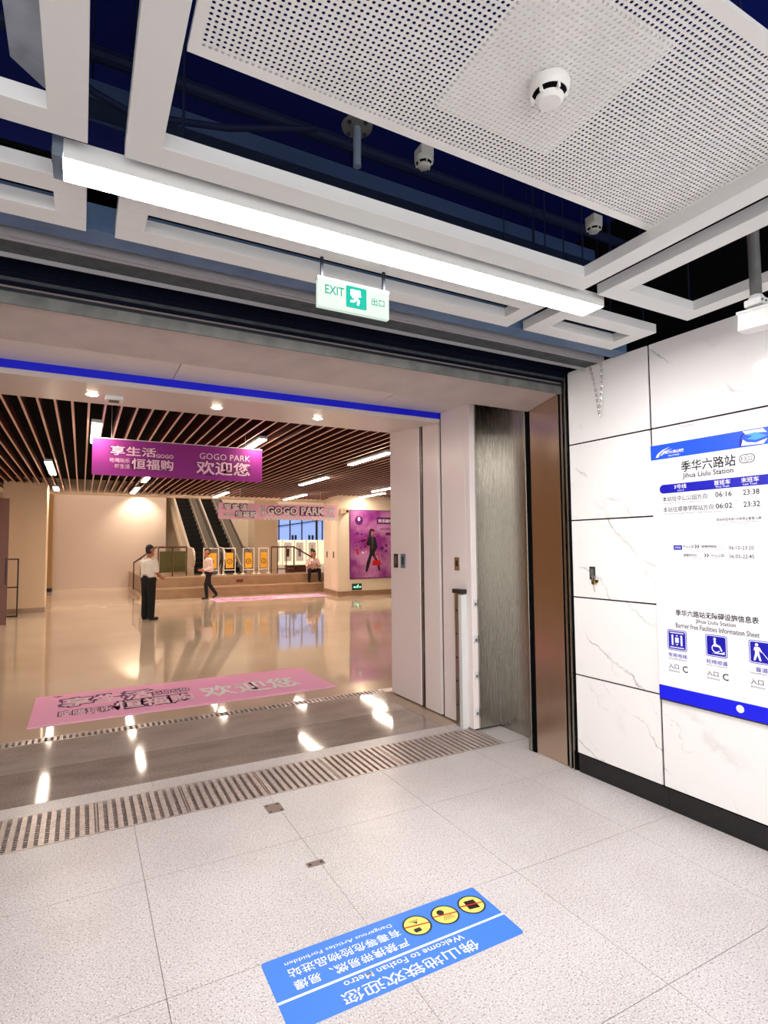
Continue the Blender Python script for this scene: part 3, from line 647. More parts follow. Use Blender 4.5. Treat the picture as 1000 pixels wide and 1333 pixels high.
# =================================================================== floor things near the camera
SX0, SX1, SY0, SY1 = .679, 1.752, 1.985, 2.362
t = thing('floor_sticker', ((SX0+SX1)/2, (SY0+SY1)/2, 0), 'blue floor sticker with white lettering and three yellow warning circles', 'floor sticker')
FS = (Vector((0, 0, .0008)), X_, Y_, Z_)
flat(rrect(SX0, SX1, SY0, SY1, .018), FS, m_stickblue, t, 'sheet', -.0006, .0004)
flat(R4(SX0, SX1, 2.124, 2.136), FS, m_pwhite, t, 'divider', 0, .0007)
FR = (Vector((0, 0, .0008)), -X_, -Y_, Z_)      # read from the far side
text('佛山地铁欢迎您', FR, -1.53, -.90, -2.062, -2.0, m_pwhite, t, .006, .001)
text('Welcome to Foshan Metro', FR, -1.50, -.935, -2.112, -2.08, m_pwhite, t, .004, .001)
text('严禁携带易燃、易爆', FR, -1.275, -.762, -2.208, -2.158, m_pwhite, t, .006, .001)
text('有毒等危险物品进站', FR, -1.272, -.762, -2.278, -2.228, m_pwhite, t, .006, .001)
text('Dangerous Articles Forbidden', FR, -1.260, -.765, -2.325, -2.298, m_pwhite, t, .004, .001)
for k, cx in enumerate((1.362, 1.513, 1.664)):
    cy = 2.253
    cr = flat(circ(cx, cy, .067, 32), FS, m_pblack, t, 'circle_rim', 0, .0006)
    flat(circ(cx, cy, .059, 32), FS, m_yellow, cr, 'circle_field', 0, .0009)
    if k == 2: flat([(cx-.03, cy-.026), (cx+.026, cy-.034), (cx+.03, cy+.028), (cx-.024, cy+.034)], FS, m_darkmetal, cr, 'barrel_mark', 0, .0012)
    elif k == 1:
        flat(circ(cx-.012, cy+.022, .018, 14), FS, m_pblack, cr, 'bomb_mark', 0, .0012)
        for q in range(7): flat([(cx+.006+.006*q-.02, cy-.008), (cx+.0085+.006*q-.02, cy-.008), (cx+.0+.009*q-.022, cy-.038), (cx-.0025+.009*q-.022, cy-.038)], FS, m_pblack, cr, 'spray_mark', 0, .0012)
    else:
        flat(rrect(cx-.03, cx+.004, cy-.04, cy-.016, .005), FS, m_pblack, cr, 'bottle_mark', 0, .0012)
        for q in range(5): flat([(cx+.004, cy+.01), (cx+.007, cy+.01), (cx+.001+.011*(q-2), cy+.038), (cx-.002+.011*(q-2), cy+.038)], FS, m_pblack, cr, 'flame_mark', 0, .0012)
    flat([(cx-.058, cy+.006), (cx-.057, cy+.013), (cx+.058, cy-.006), (cx+.057, cy-.013)], FS, m_red, cr, 'red_bar', 0, .0015)
def floor_plate(label, x, y, wx, wy, screws):
    t = thing('floor_plate', (x, y, 0), label, 'floor plate')
    MB().box(x-wx/2, x+wx/2, y-wy/2, y+wy/2, -.002, .0018).build('plate', m_fplate, t, bevel=.0005)
    for dx, dy in screws: MB().lathe((x+dx, y+dy, .0018), [(.009, 0), (.008, .001)], 10).build('screw', m_pit, t)
floor_plate('square steel floor plate with four screws beside the grating', 1.143, 3.675, .105, .13, ((-.035, -.045), (.035, -.045), (-.035, .045), (.035, .045)))
floor_plate('small rectangular steel floor plate with two screws', 1.145, 2.94, .098, .048, ((-.032, 0), (.032, 0)))
# drain grating units
pit = struct(MB().box(-4.6, 3.25, 3.876, 4.35, -.12, -.045).build('drain_pit', m_pit), 'dark drain channel under the grating')
gx = [-2.0, -1.47, -.94, -.41, .12, .65, 1.18, 1.71, 2.24, 2.77, 3.25]
wh = ['leftmost in view, cut by the photo edge', 'second from the left photo edge', 'third from the left photo edge', 'just left of the square floor plate', 'just right of the square floor plate', 'second from the white side panel', 'at the white side panel', '']
bar_me = None
vis = 0
for a, b in zip(gx, gx[1:]):
    lab = 'dull steel drain grating section out of the photo on the left'
    if b > -.38:
        n = round((a+.41)/.53)
        lab = 'dull steel drain grating section, '+['first from the left photo edge', 'second from the left photo edge', 'third from the left photo edge', 'middle of the row', 'third from the white side panel', 'second from the white side panel', 'ending at the white side panel'][n]
    t = thing('drain_grating', ((a+b)/2, 4.11, 0), lab, 'drain grating', 'drain grating sections across the opening')
    fr_ = MB().box(a+.001, b-.001, 3.877, 3.889, -.03, .001).box(a+.001, b-.001, 4.336, 4.349, -.03, .001).box(a+.001, a+.005, 3.889, 4.336, -.03, 0).box(b-.005, b-.001, 3.889, 4.336, -.03, 0)
    fr_.build('frame', m_gratbar, t)
    nb = 10 if b-a > .5 else 9; pp = (b-a)/nb
    for k in range(nb):
        xx = a+pp*(k+.5)
        if bar_me is None:
            o = MB().box(-.0145, .0145, 3.889, 4.336, -.022, 0)
            base = WL[t.name]; me = bpy.data.meshes.new('bar'); me.from_pydata([v-Vector((0, base.y, 0)) for v in o.v], [], o.f); me.materials.append(m_gratbar); bar_me = me
        o = bpy.data.objects.new('bar', bar_me); COL.objects.link(o); o.parent = t; o.location = (xx-WL[t.name].x, 0, 0)
    cr = MB()
    for k in range(14): y = 3.9+k*.031; cr.box(a+.006, b-.006, y, y+.009, -.03, -.0225)
    tag(cr.build('cross_rods', m_gratbar, t), kind='stuff')
# slotted strip drain before the hall
pit2 = struct(MB().box(-4.6, 3.2, 5.882, 6.028, -.12, -.03).build('slot_drain_pit', m_pit), 'dark channel under the slotted drain strip')
for k, (a, b) in enumerate(((-1.6, -.10), (-.10, 1.05), (1.05, 2.2), (2.2, 3.2))):
    t = thing('slot_drain_cover', ((a+b)/2, 5.955, 0), 'shiny slotted steel drain strip before the pink mat, '+['first from the left photo edge', 'second from the left photo edge', 'second from the white side panel', 'nearest the white side panel'][k], 'drain cover', 'slotted drain strip sections')
    MB().box(a+.002, b-.002, 5.883, 5.897, -.02, .001).box(a+.002, b-.002, 6.013, 6.027, -.02, .001).build('edge_rail', m_gratbar, t)
    s = MB(); n = int((b-a)/.048)
    for q in range(n): x = a+(q+.5)*(b-a)/n; s.box(x-.013, x+.013, 5.897, 6.013, -.02, 0)
    tag(s.build('slot_bars', m_gratbar, t), kind='stuff')

# =================================================================== flood gate post, switch plates
t = thing('flood_gate_post', (3.19, 4.40, 0), 'half height steel channel post fixed to the white side panel', 'post')
MB().box(3.165, 3.21, 4.415, 4.475, 0, 1.245).build('channel_back', m_steel, t, bevel=.002)
MB().box(3.172, 3.209, 4.395, 4.414, 0, 1.24).build('groove', m_darkmetal, t)
MB().box(3.15, 3.21, 4.345, 4.394, 0, 1.235).build('front_plate', m_white, t, bevel=.002)
MB().box(3.145, 3.21, 4.335, 4.485, 1.246, 1.285).build('cap', m_lock, t, bevel=.003)
MB().box(3.168, 3.182, 4.39, 4.412, 1.1, 1.246).build('latch_bar', m_chrome, t)
for z in (.2, .42, .64, .86, 1.08): MB().lathe((3.1645, 4.45, z), [(.008, 0), (.008, .006)], 8, axis=-X_).build('bolt', m_trackdk, t)
for z in (.16, .50, .83, 1.16):
    q = MB().box(3.228, 3.262, 4.252, 4.262, z-.035, z+.035).build('gate_clip', m_white, sp, bevel=.002)
    MB().box(3.236, 3.254, 4.246, 4.252, z-.02, z+.005).build('clip_tongue', m_oldgrey, q)
def switch(label, y0, y1, z0, z1, m, inner):
    t = thing('switch_plate', (3.21, (y0+y1)/2, (z0+z1)/2), label, 'switch plate')
    MB().box(3.203, 3.21, y0, y1, z0, z1).build('plate', m, t, bevel=.001)
    MB().box(3.200, 3.203, y0+(y1-y0)*.3, y1-(y1-y0)*.3, z0+.04, z1-.03).build('rocker', inner, t)
switch('bronze switch plate on the white panel behind the steel post', 4.44, 4.52, 1.46, 1.585, m_bronze, m_lock)
switch('dark switch plate beside the hall edge of the white panel', 5.64, 5.73, 1.45, 1.61, m_lock, m_oldgrey)
switch('grey key switch plate right of the dark switch plate', 5.47, 5.57, 1.45, 1.61, m_galv, m_lock)

# =================================================================== lintel downlights
for k, (x, lab) in enumerate(((.052, 'round downlight in the inner lintel, leftmost of three'), (1.076, 'round downlight in the inner lintel, middle of three'), (2.075, 'round downlight in the inner lintel, nearest the white side panel'))):
    zl = 2.955+(5.26-4.752)/(5.81-4.752)*.09
    t = thing('downlight', (x, 5.26, zl), lab, 'downlight', 'downlights in the inner lintel')
    MB().lathe((x, 5.26, zl-.008), [(.058, .0), (.062, .004), (.06, .012)], 24).build('rim', m_white_in, t, smooth=True)
    MB().lathe((x, 5.26, zl-.012), [(.042, 0), (.044, .004)], 24).build('lens', m_lamp_spot, t)
t = thing('ceiling_sensor', (.21, 5.31, 3.0), 'small white sensor box on the inner lintel beside left downlight', 'sensor')
MB().box(.15, .29, 5.25, 5.37, 2.965, 3.003).build('cover', m_white_in, t, bevel=.006)
MB().box(.18, .26, 5.27, 5.35, 2.960, 2.966).build('grille', m_lock, t)

# =================================================================== hall lamps
hl = [(.15, 8.5, 10.1, 'lit tube lamp in slat ceiling above left end of magenta banner'), (-.61, 12.7, 14.9, 'lit tube lamp in slat ceiling, leftmost bright one'),
      (-.67, 17.9, 18.9, 'lit tube lamp in slat ceiling above the beige left column'), (2.49, 8.65, 9.85, 'lit tube lamp in slat ceiling above right end of magenta banner'),
      (4.91, 8.9, 10.6, 'large lit tube lamp in slat ceiling nearest the white side panel'), (5.30, 12.8, 14.7, 'lit tube lamp in slat ceiling midway to the escalators, right'),
      (3.95, 17.6, 19.5, 'lit tube lamp in slat ceiling in front of the escalators'), (6.43, 17.4, 19.5, 'lit tube lamp in slat ceiling above pink shop banner'),
      (8.55, 15.9, 17.6, 'lit tube lamp in slat ceiling above the purple poster'), (8.0, 13.9, 15.6, 'lit tube lamp in slat ceiling half hidden by the white side panel'),
      (1.36, 17.2, 19.0, 'lit tube lamp in slat ceiling just below the magenta banner'), (1.37, 14.6, 15.6, 'short lit tube lamp peeping under the magenta banner')]
for (x, y0, y1, lab) in hl:
    t = thing('tube_lamp', (x, (y0+y1)/2, HZ), lab, 'tube lamp', 'tube lamps in the slat ceiling')
    MB().box(x-.06, x+.06, y0, y1, HZ-.062, HZ-.05).build('diffuser', m_lamp_hall, t, bevel=.004)
    MB().box(x-.065, x+.065, y0-.02, y1+.02, HZ-.0495, HZ-.001).build('housing', m_white, t)
t = thing('wall_washer', (2.2, 26.0, 4.2), 'bright downlight washing the white wall behind the steps', 'downlight')
ld = bpy.data.lights.new('wall_washer_light', 'SPOT'); ld.energy = 110; ld.color = (1, .82, .62); ld.spot_size = math.radians(110); ld.spot_blend = .7; ld.shadow_soft_size = .08
lo = bpy.data.objects.new('wall_washer_light', ld); COL.objects.link(lo); lo.parent = t; lo.location = (0, .45, -.02); lo.rotation_euler = (math.radians(22), 0, 0)
MB().lathe((2.2, 26.45, 4.2), [(.09, 0), (.1, .02), (.1, .1)], 20).build('can', m_white_in, t, smooth=True)
MB().tube([(2.2, 26.45, 4.3), (2.2, 26.45, 9.0)], .02, 8).build('stem', m_white_in, t)
# =================================================================== hall banners and mats
def art(frame, x0, x1, y0, y1, parent, fill, outline, bold=.018, ob=.09, right=True):
    """advertising lettering laid out in the rectangle"""
    W_ = x1-x0; Hh = y1-y0
    def tt(s, a, b, c_, d, b1=bold, b2=ob, e=0):
        g = (b2-b1)*Hh*(d-c_)/.8; gx_ = g*max(.6, (W_*(b-a)/len(s))/(Hh*(d-c_)))
        text(s, frame, x0+W_*a-gx_, x0+W_*b+gx_, y0+Hh*c_-g, y0+Hh*d+g, outline, parent, b2, .0015+e); text(s, frame, x0+W_*a, x0+W_*b, y0+Hh*c_, y0+Hh*d, fill, parent, b1, .003+e)
    return tt
# hanging magenta banner
BY = 9.0
t = thing('hanging_banner', (1.34, BY, 3.3), 'magenta fabric banner with white lettering hanging from the slat ceiling', 'banner')
MB().box(.105, 2.575, BY-.006, BY+.006, 2.755, 3.29).build('cloth', m_magenta, t)
MB().tube([(.10, BY, 3.29), (2.58, BY, 3.29)], .008, 8).build('top_rod', m_white, t)
for x in (.35, 2.3): MB().tube([(x, BY, 3.29), (x, BY, 3.85)], .003, 5).build('cord', m_white, t)
fb = (Vector((0, BY-.0065, 0)), X_, Z_, -Y_)
tt = art(fb, .105, 2.575, 2.755, 3.29, t, m_pinkpale, m_mag_dk)
tt('享生活', .095, .345, .56, .82); tt('GOGO', .345, .445, .55, .66, .02, .05); tt('恒福购', .21, .445, .20, .50); tt('吃喝玩乐', .093, .20, .36, .48, .01, .03); tt('嗨生活', .12, .20, .20, .32, .01, .03)
tt('GOGO PARK', .60, .92, .60, .78, .0, .035); tt('欢迎您', .58, .92, .15, .56)
# pink shop banner
BY2 = 17.0
t = thing('shop_banner', (5.46, BY2, 3.02), 'pink and white shop name banner across the escalator hall', 'banner')
MB().box(3.56, 7.37, BY2-.02, BY2+.02, 2.545, 3.03).build('board', mat('pale_pink_banner', (255, 198, 228), .6), t)
for x in (4.2, 6.8): MB().tube([(x, BY2, 3.03), (x, BY2, 3.85)], .006, 5).build('cord', m_white, t)
fb = (Vector((0, BY2-.0205, 0)), X_, Z_, -Y_)
tt = art(fb, 3.56, 7.37, 2.545, 3.03, t, m_pwhite, m_mag_dk)
tt('享生活', .04, .225, .56, .95, .02, .13); tt('恒福购', .13, .30, .10, .50, .02, .13); tt('吃喝玩乐', .04, .115, .20, .38, .01, .05); tt('GOGO', .23, .30, .58, .74, .01, .04)
tt('恒', .33, .365, .58, .90, .02, .06); tt('福', .33, .365, .26, .54, .02, .06); tt('GOGO PARK', .385, .885, .34, .84, .03, .13); tt('购物', .905, .975, .54, .82, .02, .06); tt('中心', .905, .975, .20, .48, .02, .06)
ck = MB()
for i in range(36):
    for j in range(2):
        if (i+j) % 2: continue
        xa = 3.56+3.81*(.36+.64*i/36); ck.prism(R4(xa, xa+3.81*.64/36, 2.545+.055*j, 2.60+.055*j), *fb, 0, .0012)
ck.build('checker_trim', m_pwhite, t)
def floor_mat(label, x0, x1, y0, y1, detail):
    t = thing('floor_mat', ((x0+x1)/2, (y0+y1)/2, 0), label, 'floor mat')
    MB().box(x0, x1, y0, y1, .0005, .004).build('sheet', m_pink, t)
    f = (Vector((0, 0, .0041)), X_, Y_, Z_)
    s = MB(); n = 34
    for i in range(n):
        a = x0+(x1-x0)*i/n; b = x0+(x1-x0)*(i+1)/n
        s.prism(R4(a, b, y0+(.03 if i % 2 else 0), y0+(.06 if i % 2 else .03)), *f, 0, .0006)
    s.build('edge_checks', m_pinkpale, t)
    tt = art(f, x0, x1, y0, y1, t, m_pinkpale, m_mag_dk)
    tt('享生活', .085, .375, .50, .80, .02, .12); tt('GOGO', .375, .50, .55, .70, .01, .1); tt('恒福购', .245, .50, .20, .47, .02, .12); tt('吃喝玩乐', .08, .235, .20, .38, .01, .1)
    if detail:
        text('欢迎您', f, x0+(x1-x0)*.53, x0+(x1-x0)*.90, y0+(y1-y0)*.22, y0+(y1-y0)*.62, m_pwhite, t, .02, .003)
        flat([(x0+.19, y1-.12), (x0+.17, y1-.06), (x0+.20, y1-.09), (x0+.22, y1-.05), (x0+.24, y1-.09), (x0+.27, y1-.06), (x0+.25, y1-.12)], f, m_mag_dk, t, 'crown_mark')
floor_mat('pink floor mat with white lettering just inside the hall', -.42, 2.76, 6.38, 7.66, True)
floor_mat('pink floor mat lying before the beige steps', 3.75, 7.6, 18.0, 19.25, True)

# =================================================================== escalators
def escalator(label, xc, hw=.52, y0=22.0, zb=.70):
    t = thing('escalator', (xc, y0, zb), label, 'escalator', 'pair of escalators')
    MB().box(xc-.44, xc+.44, y0-.2, y0+1.0, zb, zb+.012).build('landing_plate', m_esc_step, t)
    for k in range(26):
        y = y0+.9+k*.36; z = zb+.2*(k+1)
        s = MB().box(xc-.44, xc+.44, y, y+.36, z-.2, z).build('step', m_esc_step, t)
        MB().box(xc-.44, xc+.44, y-.004, y+.004, z-.022, z-.012).build('step_edge', m_lock, s)
    tan = .2/.36; L = 26*.36
    for s in (-1, 1):
        xi, xo = xc+s*.442, xc+s*hw
        prof = [(y0-.35, zb), (y0+.9, zb), (y0+.9+L, zb+L*tan), (y0+.9+L, zb+L*tan+.95), (y0+.6, zb+.98), (y0-.25, zb+.94), (y0-.52, zb+.80), (y0-.58, zb+.55), (y0-.48, zb+.3)]
        xm = (xi+xo)/2
        MB().prism([(a-y0, b-zb) for a, b in prof], Vector((xm-.012, y0, zb)), Y_, Z_, X_, 0, .024).build('balustrade', m_esc_side, t)
        pr_ = [(y0-.3, zb), (y0+.9, zb), (y0+.9+L, zb+L*tan), (y0+.9+L, zb+L*tan+.30), (y0+.8, zb+.30), (y0-.3, zb+.22)]
        MB().prism([(a-y0, b-zb) for a, b in pr_], Vector((min(xi, xo), y0, zb)), Y_, Z_, X_, 0, abs(xo-xi)).build('skirt', m_esc_side, t)
        MB().tube([(xm, y0-.42, zb+.34), (xm, y0-.58, zb+.55), (xm, y0-.53, zb+.80), (xm, y0-.25, zb+.95), (xm, y0+.6, zb+1.0), (xm, y0+.9+L, zb+L*tan+.98)], .042, 10).build('handrail', m_rubber if s > 0 else m_esc_side, t, smooth=True)
escalator('left escalator of the pair, beside the glass railing', 4.12)
escalator('right escalator of the pair, behind the yellow barriers', 5.215)
# yellow barrier boards
def barrier(label, x0, x1, y, tilt=0):
    zb = .703; t = thing('barrier', ((x0+x1)/2, y, zb), label, 'barrier', 'yellow barrier boards before the escalators')
    dy = tilt*(x1-x0)
    for xx, yy in ((x0, y), (x1, y+dy)): MB().tube([(xx, yy, zb), (xx, yy, zb+.98)], .018, 8).build('upright', m_barr, t)
    for z in (.96, .17): MB().tube([(x0, y, zb+z), (x1, y+dy, zb+z)], .016, 8).build('rail', m_barr, t)
    d = Vector((x1-x0, dy, 0)).normalized(); n = Vector((d.y, -d.x, 0)); L = Vector((x1-x0, dy, 0)).length
    b = MB().fbox(Vector((x0, y, zb)), d, Z_, n, .07, L-.07, .24, .80, -.008, .008).build('board', m_barry, t)
    f = (Vector((x0, y, zb))+n*.009, d, Z_, n)
    MB().prism(circ(L/2, .48, .10, 20), *f, 0, .002).build('round_mark', m_pblack, b); MB().prism(circ(L/2, .48, .075, 20), *f, .0, .003).build('round_field', m_barry, b)
    MB().prism([(L/2-.03, .45), (L/2+.03, .45), (L/2+.02, .53)], *f, 0, .004).build('mark', m_pblack, b)
    for xx, yy in ((x0, y), (x1, y+dy)): MB().lathe((xx, yy, zb), [(.09, 0), (.09, .025), (.04, .05)], 14).build('foot', m_barr, t)
barrier('yellow barrier board partly behind the walking man', 3.84, 4.36, 20.75); barrier('yellow barrier board just right of the walking man', 4.56, 4.97, 20.78)
barrier('yellow barrier board before the right escalator', 5.26, 5.66, 20.78); barrier('yellow barrier board nearest the brown railing', 5.84, 6.22, 20.75, .15)
# railings
def railing(name, label, path, h, posts, m, glass=None, zb=.70, slope=None):
    t = thing(name, path[0], label, 'railing')
    MB().tube([Vector(p)+Z_*h for p in path], .03, 10).build('handrail', m, t, smooth=True)
    for p in posts: MB().tube([Vector(p), Vector(p)+Z_*h], .022, 8).build('post', m, t)
    for (a, b) in (glass or []):
        a = Vector(a); b = Vector(b); MB().beam((a+b)/2*0+a+Z_*(h*.5), b+Z_*(h*.5), .012, h*.72).build('glass_pane', m_glass, t)
    return t
railing('glass_railing', 'greenish glass railing left of the escalators', [(2.36, 21.0, .70), (3.30, 21.0, .70)], 1.02, [(2.36, 21.0, .70), (2.83, 21.0, .7), (3.30, 21.0, .70)], m_railbr, [((2.40, 21.0, .70), (2.80, 21.0, .70)), ((2.86, 21.0, .70), (3.27, 21.0, .70))])
railing('stair_railing', 'sloped metal handrail with posts behind the standing man', [(1.78, 23.6, .12), (2.30, 20.9, .72)], 1.02, [(1.78, 23.6, .12), (1.95, 22.7, .30), (2.13, 21.8, .5)], m_railbr)
t = railing('brown_railing', 'brown metal railing on the platform left of the seated man', [(6.36, 20.9, .70), (7.25, 20.9, .70), (8.05, 20.62, .20)], 1.0, [(6.36, 20.9, .70), (6.60, 20.9, .70), (6.95, 20.9, .70), (7.25, 20.9, .70)], m_railbr)
MB().tube([(6.6, 20.9, .86), (7.25, 20.9, .86)], .02, 8).build('lower_rail', m_railbr, t)
t = thing('display_block', (7.6, 21.6, .70), 'dark red low block on the platform behind the railing', 'block')
MB().box(7.2, 7.95, 21.4, 21.8, .70, .93).build('body', m_railbr, t, bevel=.01); MB().box(7.18, 7.97, 21.38, 21.82, .93, .96).build('lid', m_darkmetal, t)
t = thing('step_sign', (5.02, 20.39, .52), 'small red notice plate on the step riser', 'sign')
MB().box(4.92, 5.16, 20.378, 20.384, .46, .55).build('plate', m_railbr, t, bevel=.001); MB().box(4.95, 5.13, 20.375, 20.378, .495, .515).build('print_line', m_red, t)
# windows and shopfront at the back
wn1 = struct(MB().box(9.3, 12.6, 30.5, 30.6, 2.08, 3.9).build('window_1', m_bluewin), 'blue daylit windows at the back')
for x in (9.7, 10.35, 11.05, 11.95, 12.3): MB().box(x-.03 if x != 11.95 else x-.06, x+.03 if x != 11.95 else x+.06, 30.46, 30.5, 2.08, 3.9).build('mullion', m_darkmetal, wn1)
MB().beam((9.3, 30.44, 2.80), (12.3, 30.44, 3.25), .04, .05).build('brace', m_darkmetal, wn1)
for x in (10.5, 10.68, 11.5, 11.7): MB().box(x-.05, x+.05, 30.44, 30.5, 2.1, 2.36).build('silhouette_block', m_darkmetal, wn1)
sh = struct(MB().box(8.9, 13.2, 30.45, 30.55, .7, 2.07).build('window_2', m_shoplit), 'brightly lit cream shopfront')
for x in (9.2, 9.9, 10.6, 11.3, 12.0): MB().box(x-.02, x+.02, 30.42, 30.45, .7, 2.07).build('shop_mullion', m_cream, sh)
for k, x in enumerate((9.5, 10.2, 10.9, 11.65)):
    t = thing('shop_poster', (x, 30.43, .9), 'pale poster in the lit shopfront, '+['leftmost of four', 'second of four', 'third of four', 'rightmost of four'][k], 'poster', 'posters in the lit shopfront')
    MB().box(x-.22, x+.22, 30.41, 30.44, .9, 1.95).build('sheet', m_pwhite, t)
    f = (Vector((x, 30.409, 0)), X_, Z_, -Y_)
    flat(circ(0, 1.72, .06, 12), f, m_barry, t, 'figure_mark'); flat([(-.07, 1.15), (.07, 1.15), (.1, 1.6), (-.1, 1.6)], f, m_railbr if k % 2 else m_galv, t, 'figure_mark')
# purple fashion poster on the pier
t = thing('wall_poster', (9.0, 17.74, .57), 'purple shopping advertisement poster of a figure with a red handbag', 'poster')
MB().box(8.17, 9.95, 17.705, 17.739, .57, 2.97).build('frame', m_purple_dk, t)
MB().box(8.19, 9.93, 17.700, 17.705, .60, 2.945).build('print', m_purple, t)
f = (Vector((0, 17.6995, 0)), X_, Z_, -Y_)
def pf_(poly, m, n='printed_shape', d=.0015): return flat(poly, f, m, t, n, 0, d)
pf_(circ(8.52, 2.60, .16, 24), m_purple_dk); pf_(circ(8.52, 2.65, .05, 12, .07), m_pwhite, d=.002)
pf_(R4(9.22, 9.93, 2.48, 2.72), m_purple_dk); text('欢乐购物', f, 9.27, 9.88, 2.53, 2.66, m_pwhite, t, .02, .002)
text('SHOPPING', f, 9.36, 9.88, 2.27, 2.34, m_purple_dk, t, .02, .002); pf_(R4(9.58, 9.9, 2.08, 2.18), m_purple_dk)
# printed figure
pf_(circ(9.03, 2.20, .07, 16, .09), m_skin); pf_([(8.90, 2.10), (8.93, 2.28), (9.03, 2.32), (9.13, 2.26), (9.10, 2.20), (9.0, 2.24), (8.97, 2.0), (8.90, 1.85)], m_pblack, d=.002)
pf_([(8.90, 2.04), (9.16, 2.02), (9.24, 1.65), (9.14, 1.5), (9.12, 1.42), (8.92, 1.42), (8.94, 1.7), (8.78, 1.75)], m_pblack)
pf_([(9.01, 2.02), (9.08, 2.02), (9.06, 1.6), (9.0, 1.6)], m_pgrey, d=.0025)
pf_([(8.92, 1.42), (9.04, 1.42), (8.92, 1.05), (8.84, .82), (8.76, .80), (8.80, 1.1)], m_pblack); pf_([(9.0, 1.42), (9.12, 1.42), (9.30, 1.1), (9.34, .84), (9.27, .84), (9.22, 1.1)], m_pblack)
pf_([(9.02, 1.02), (9.38, 1.02), (9.34, 1.20), (9.06, 1.20)], m_red, d=.002); pf_([(9.10, 1.20), (9.13, 1.2), (9.17, 1.4), (9.25, 1.4), (9.28, 1.2), (9.31, 1.2), (9.27, 1.44), (9.15, 1.44)], m_red, d=.0018)
rr = random.Random(3)
for k in range(15):
    x = rr.uniform(8.3, 8.85); z = rr.uniform(1.45, 1.95); s = rr.uniform(.03, .09); a = rr.uniform(0, 3)
    pf_([(x+s*math.cos(a+q)*(1 if i % 2 else .6), z+s*math.sin(a+q)*(1 if i % 2 else .6)) for i, q in enumerate((0, 1.2, 2.5, 3.6, 5.0))], (m_mag_dk, m_pinkpale, m_red, m_purple_dk)[k % 4])
for x, z, s in ((8.45, 2.15, .05), (8.62, 2.12, .04), (9.42, 1.62, .07), (9.58, 1.52, .05), (9.6, 1.72, .05), (9.25, 2.05, .03)): pf_(circ(x, z, s, 12), m_purple_dk)
# small green exit sign, wall camera
t = thing('low_exit_sign', (8.43, 17.74, .3), 'small lit green exit sign low on the pier', 'exit sign')
MB().box(8.25, 8.62, 17.715, 17.739, .19, .41).build('box', m_exitdk, t, bevel=.004)
f = (Vector((0, 17.7145, 0)), X_, Z_, -Y_)
flat([(8.29, .29), (8.36, .25), (8.36, .275), (8.40, .275), (8.40, .31), (8.36, .31), (8.36, .335)], f, m_exitlit, t, 'arrow_mark'); runman(f, 8.46, .31, .17, m_exitlit, t); flat(R4(8.52, 8.59, .27, .31), f, m_exitlit, t, 'mark')
t = thing('wall_camera', (8.0, 17.6, 2.9), 'small cream camera box at the top of the pier', 'camera')
MB().box(7.84, 8.06, 17.52, 17.738, 2.82, 3.0).build('housing', m_beige, t, bevel=.02); MB().lathe((8.0, 17.52, 2.9), [(.05, 0), (.045, .015)], 14, axis=-Y_).build('lens', m_darkmetal, t)
# left rack and brown door leaf
t = thing('metal_rack', (-1.55, 16.95, 0), 'dark open metal stand before the beige left column', 'stand')
for x in (-1.95, -1.40): MB().box(x-.015, x+.015, 16.93, 16.96, 0, 1.46).build('upright', m_darkmetal, t)
for z in (.02, .74, 1.445): MB().box(-1.935, -1.415, 16.932, 16.958, z-.015, z+.015).build('rail', m_darkmetal, t)
t = thing('door_leaf', (-1.8, 15.3, 0), 'dark brown open door leaf at the left photo edge', 'door leaf')
MB().box(-1.95, -1.455, 15.2, 15.26, .01, 2.85).build('panel', m_railbr, t, bevel=.004); MB().box(-1.50, -1.47, 15.16, 15.2, .9, 1.5).build('pull_handle', m_darkmetal, t)

# =================================================================== people
def capsule(mb, a, b, ra, rb, n=14, m=0):
    a = Vector(a); b = Vector(b); d = b-a; L = max(d.length, 1e-5); d = d/L; pts = []; rs = []
    for k in range(5): t_ = -math.pi/2+k*math.pi/8; pts.append(a+d*(ra*math.sin(t_))); rs.append(max(ra*math.cos(t_), 1e-4))
    for k in range(5): t_ = k*math.pi/8; pts.append(b+d*(rb*math.sin(t_))); rs.append(max(rb*math.cos(t_), 1e-4))
    ref = d.orthogonal().normalized(); q = d.cross(ref); rings = []
    for p, r in zip(pts, rs):
        i = len(mb.v); rings.append(i)
        for j in range(n): t_ = 2*math.pi*j/n; mb.v.append(p+(ref*math.cos(t_)+q*math.sin(t_))*r)
    for p, r in zip(rings, rings[1:]):
        for j in range(n): mb.f.append([p+j, p+(j+1) % n, r+(j+1) % n, r+j]); mb.m.append(m)
    mb.f.append([rings[0]+j for j in range(n)][::-1]); mb.m.append(m); mb.f.append([rings[-1]+j for j in range(n)]); mb.m.append(m)
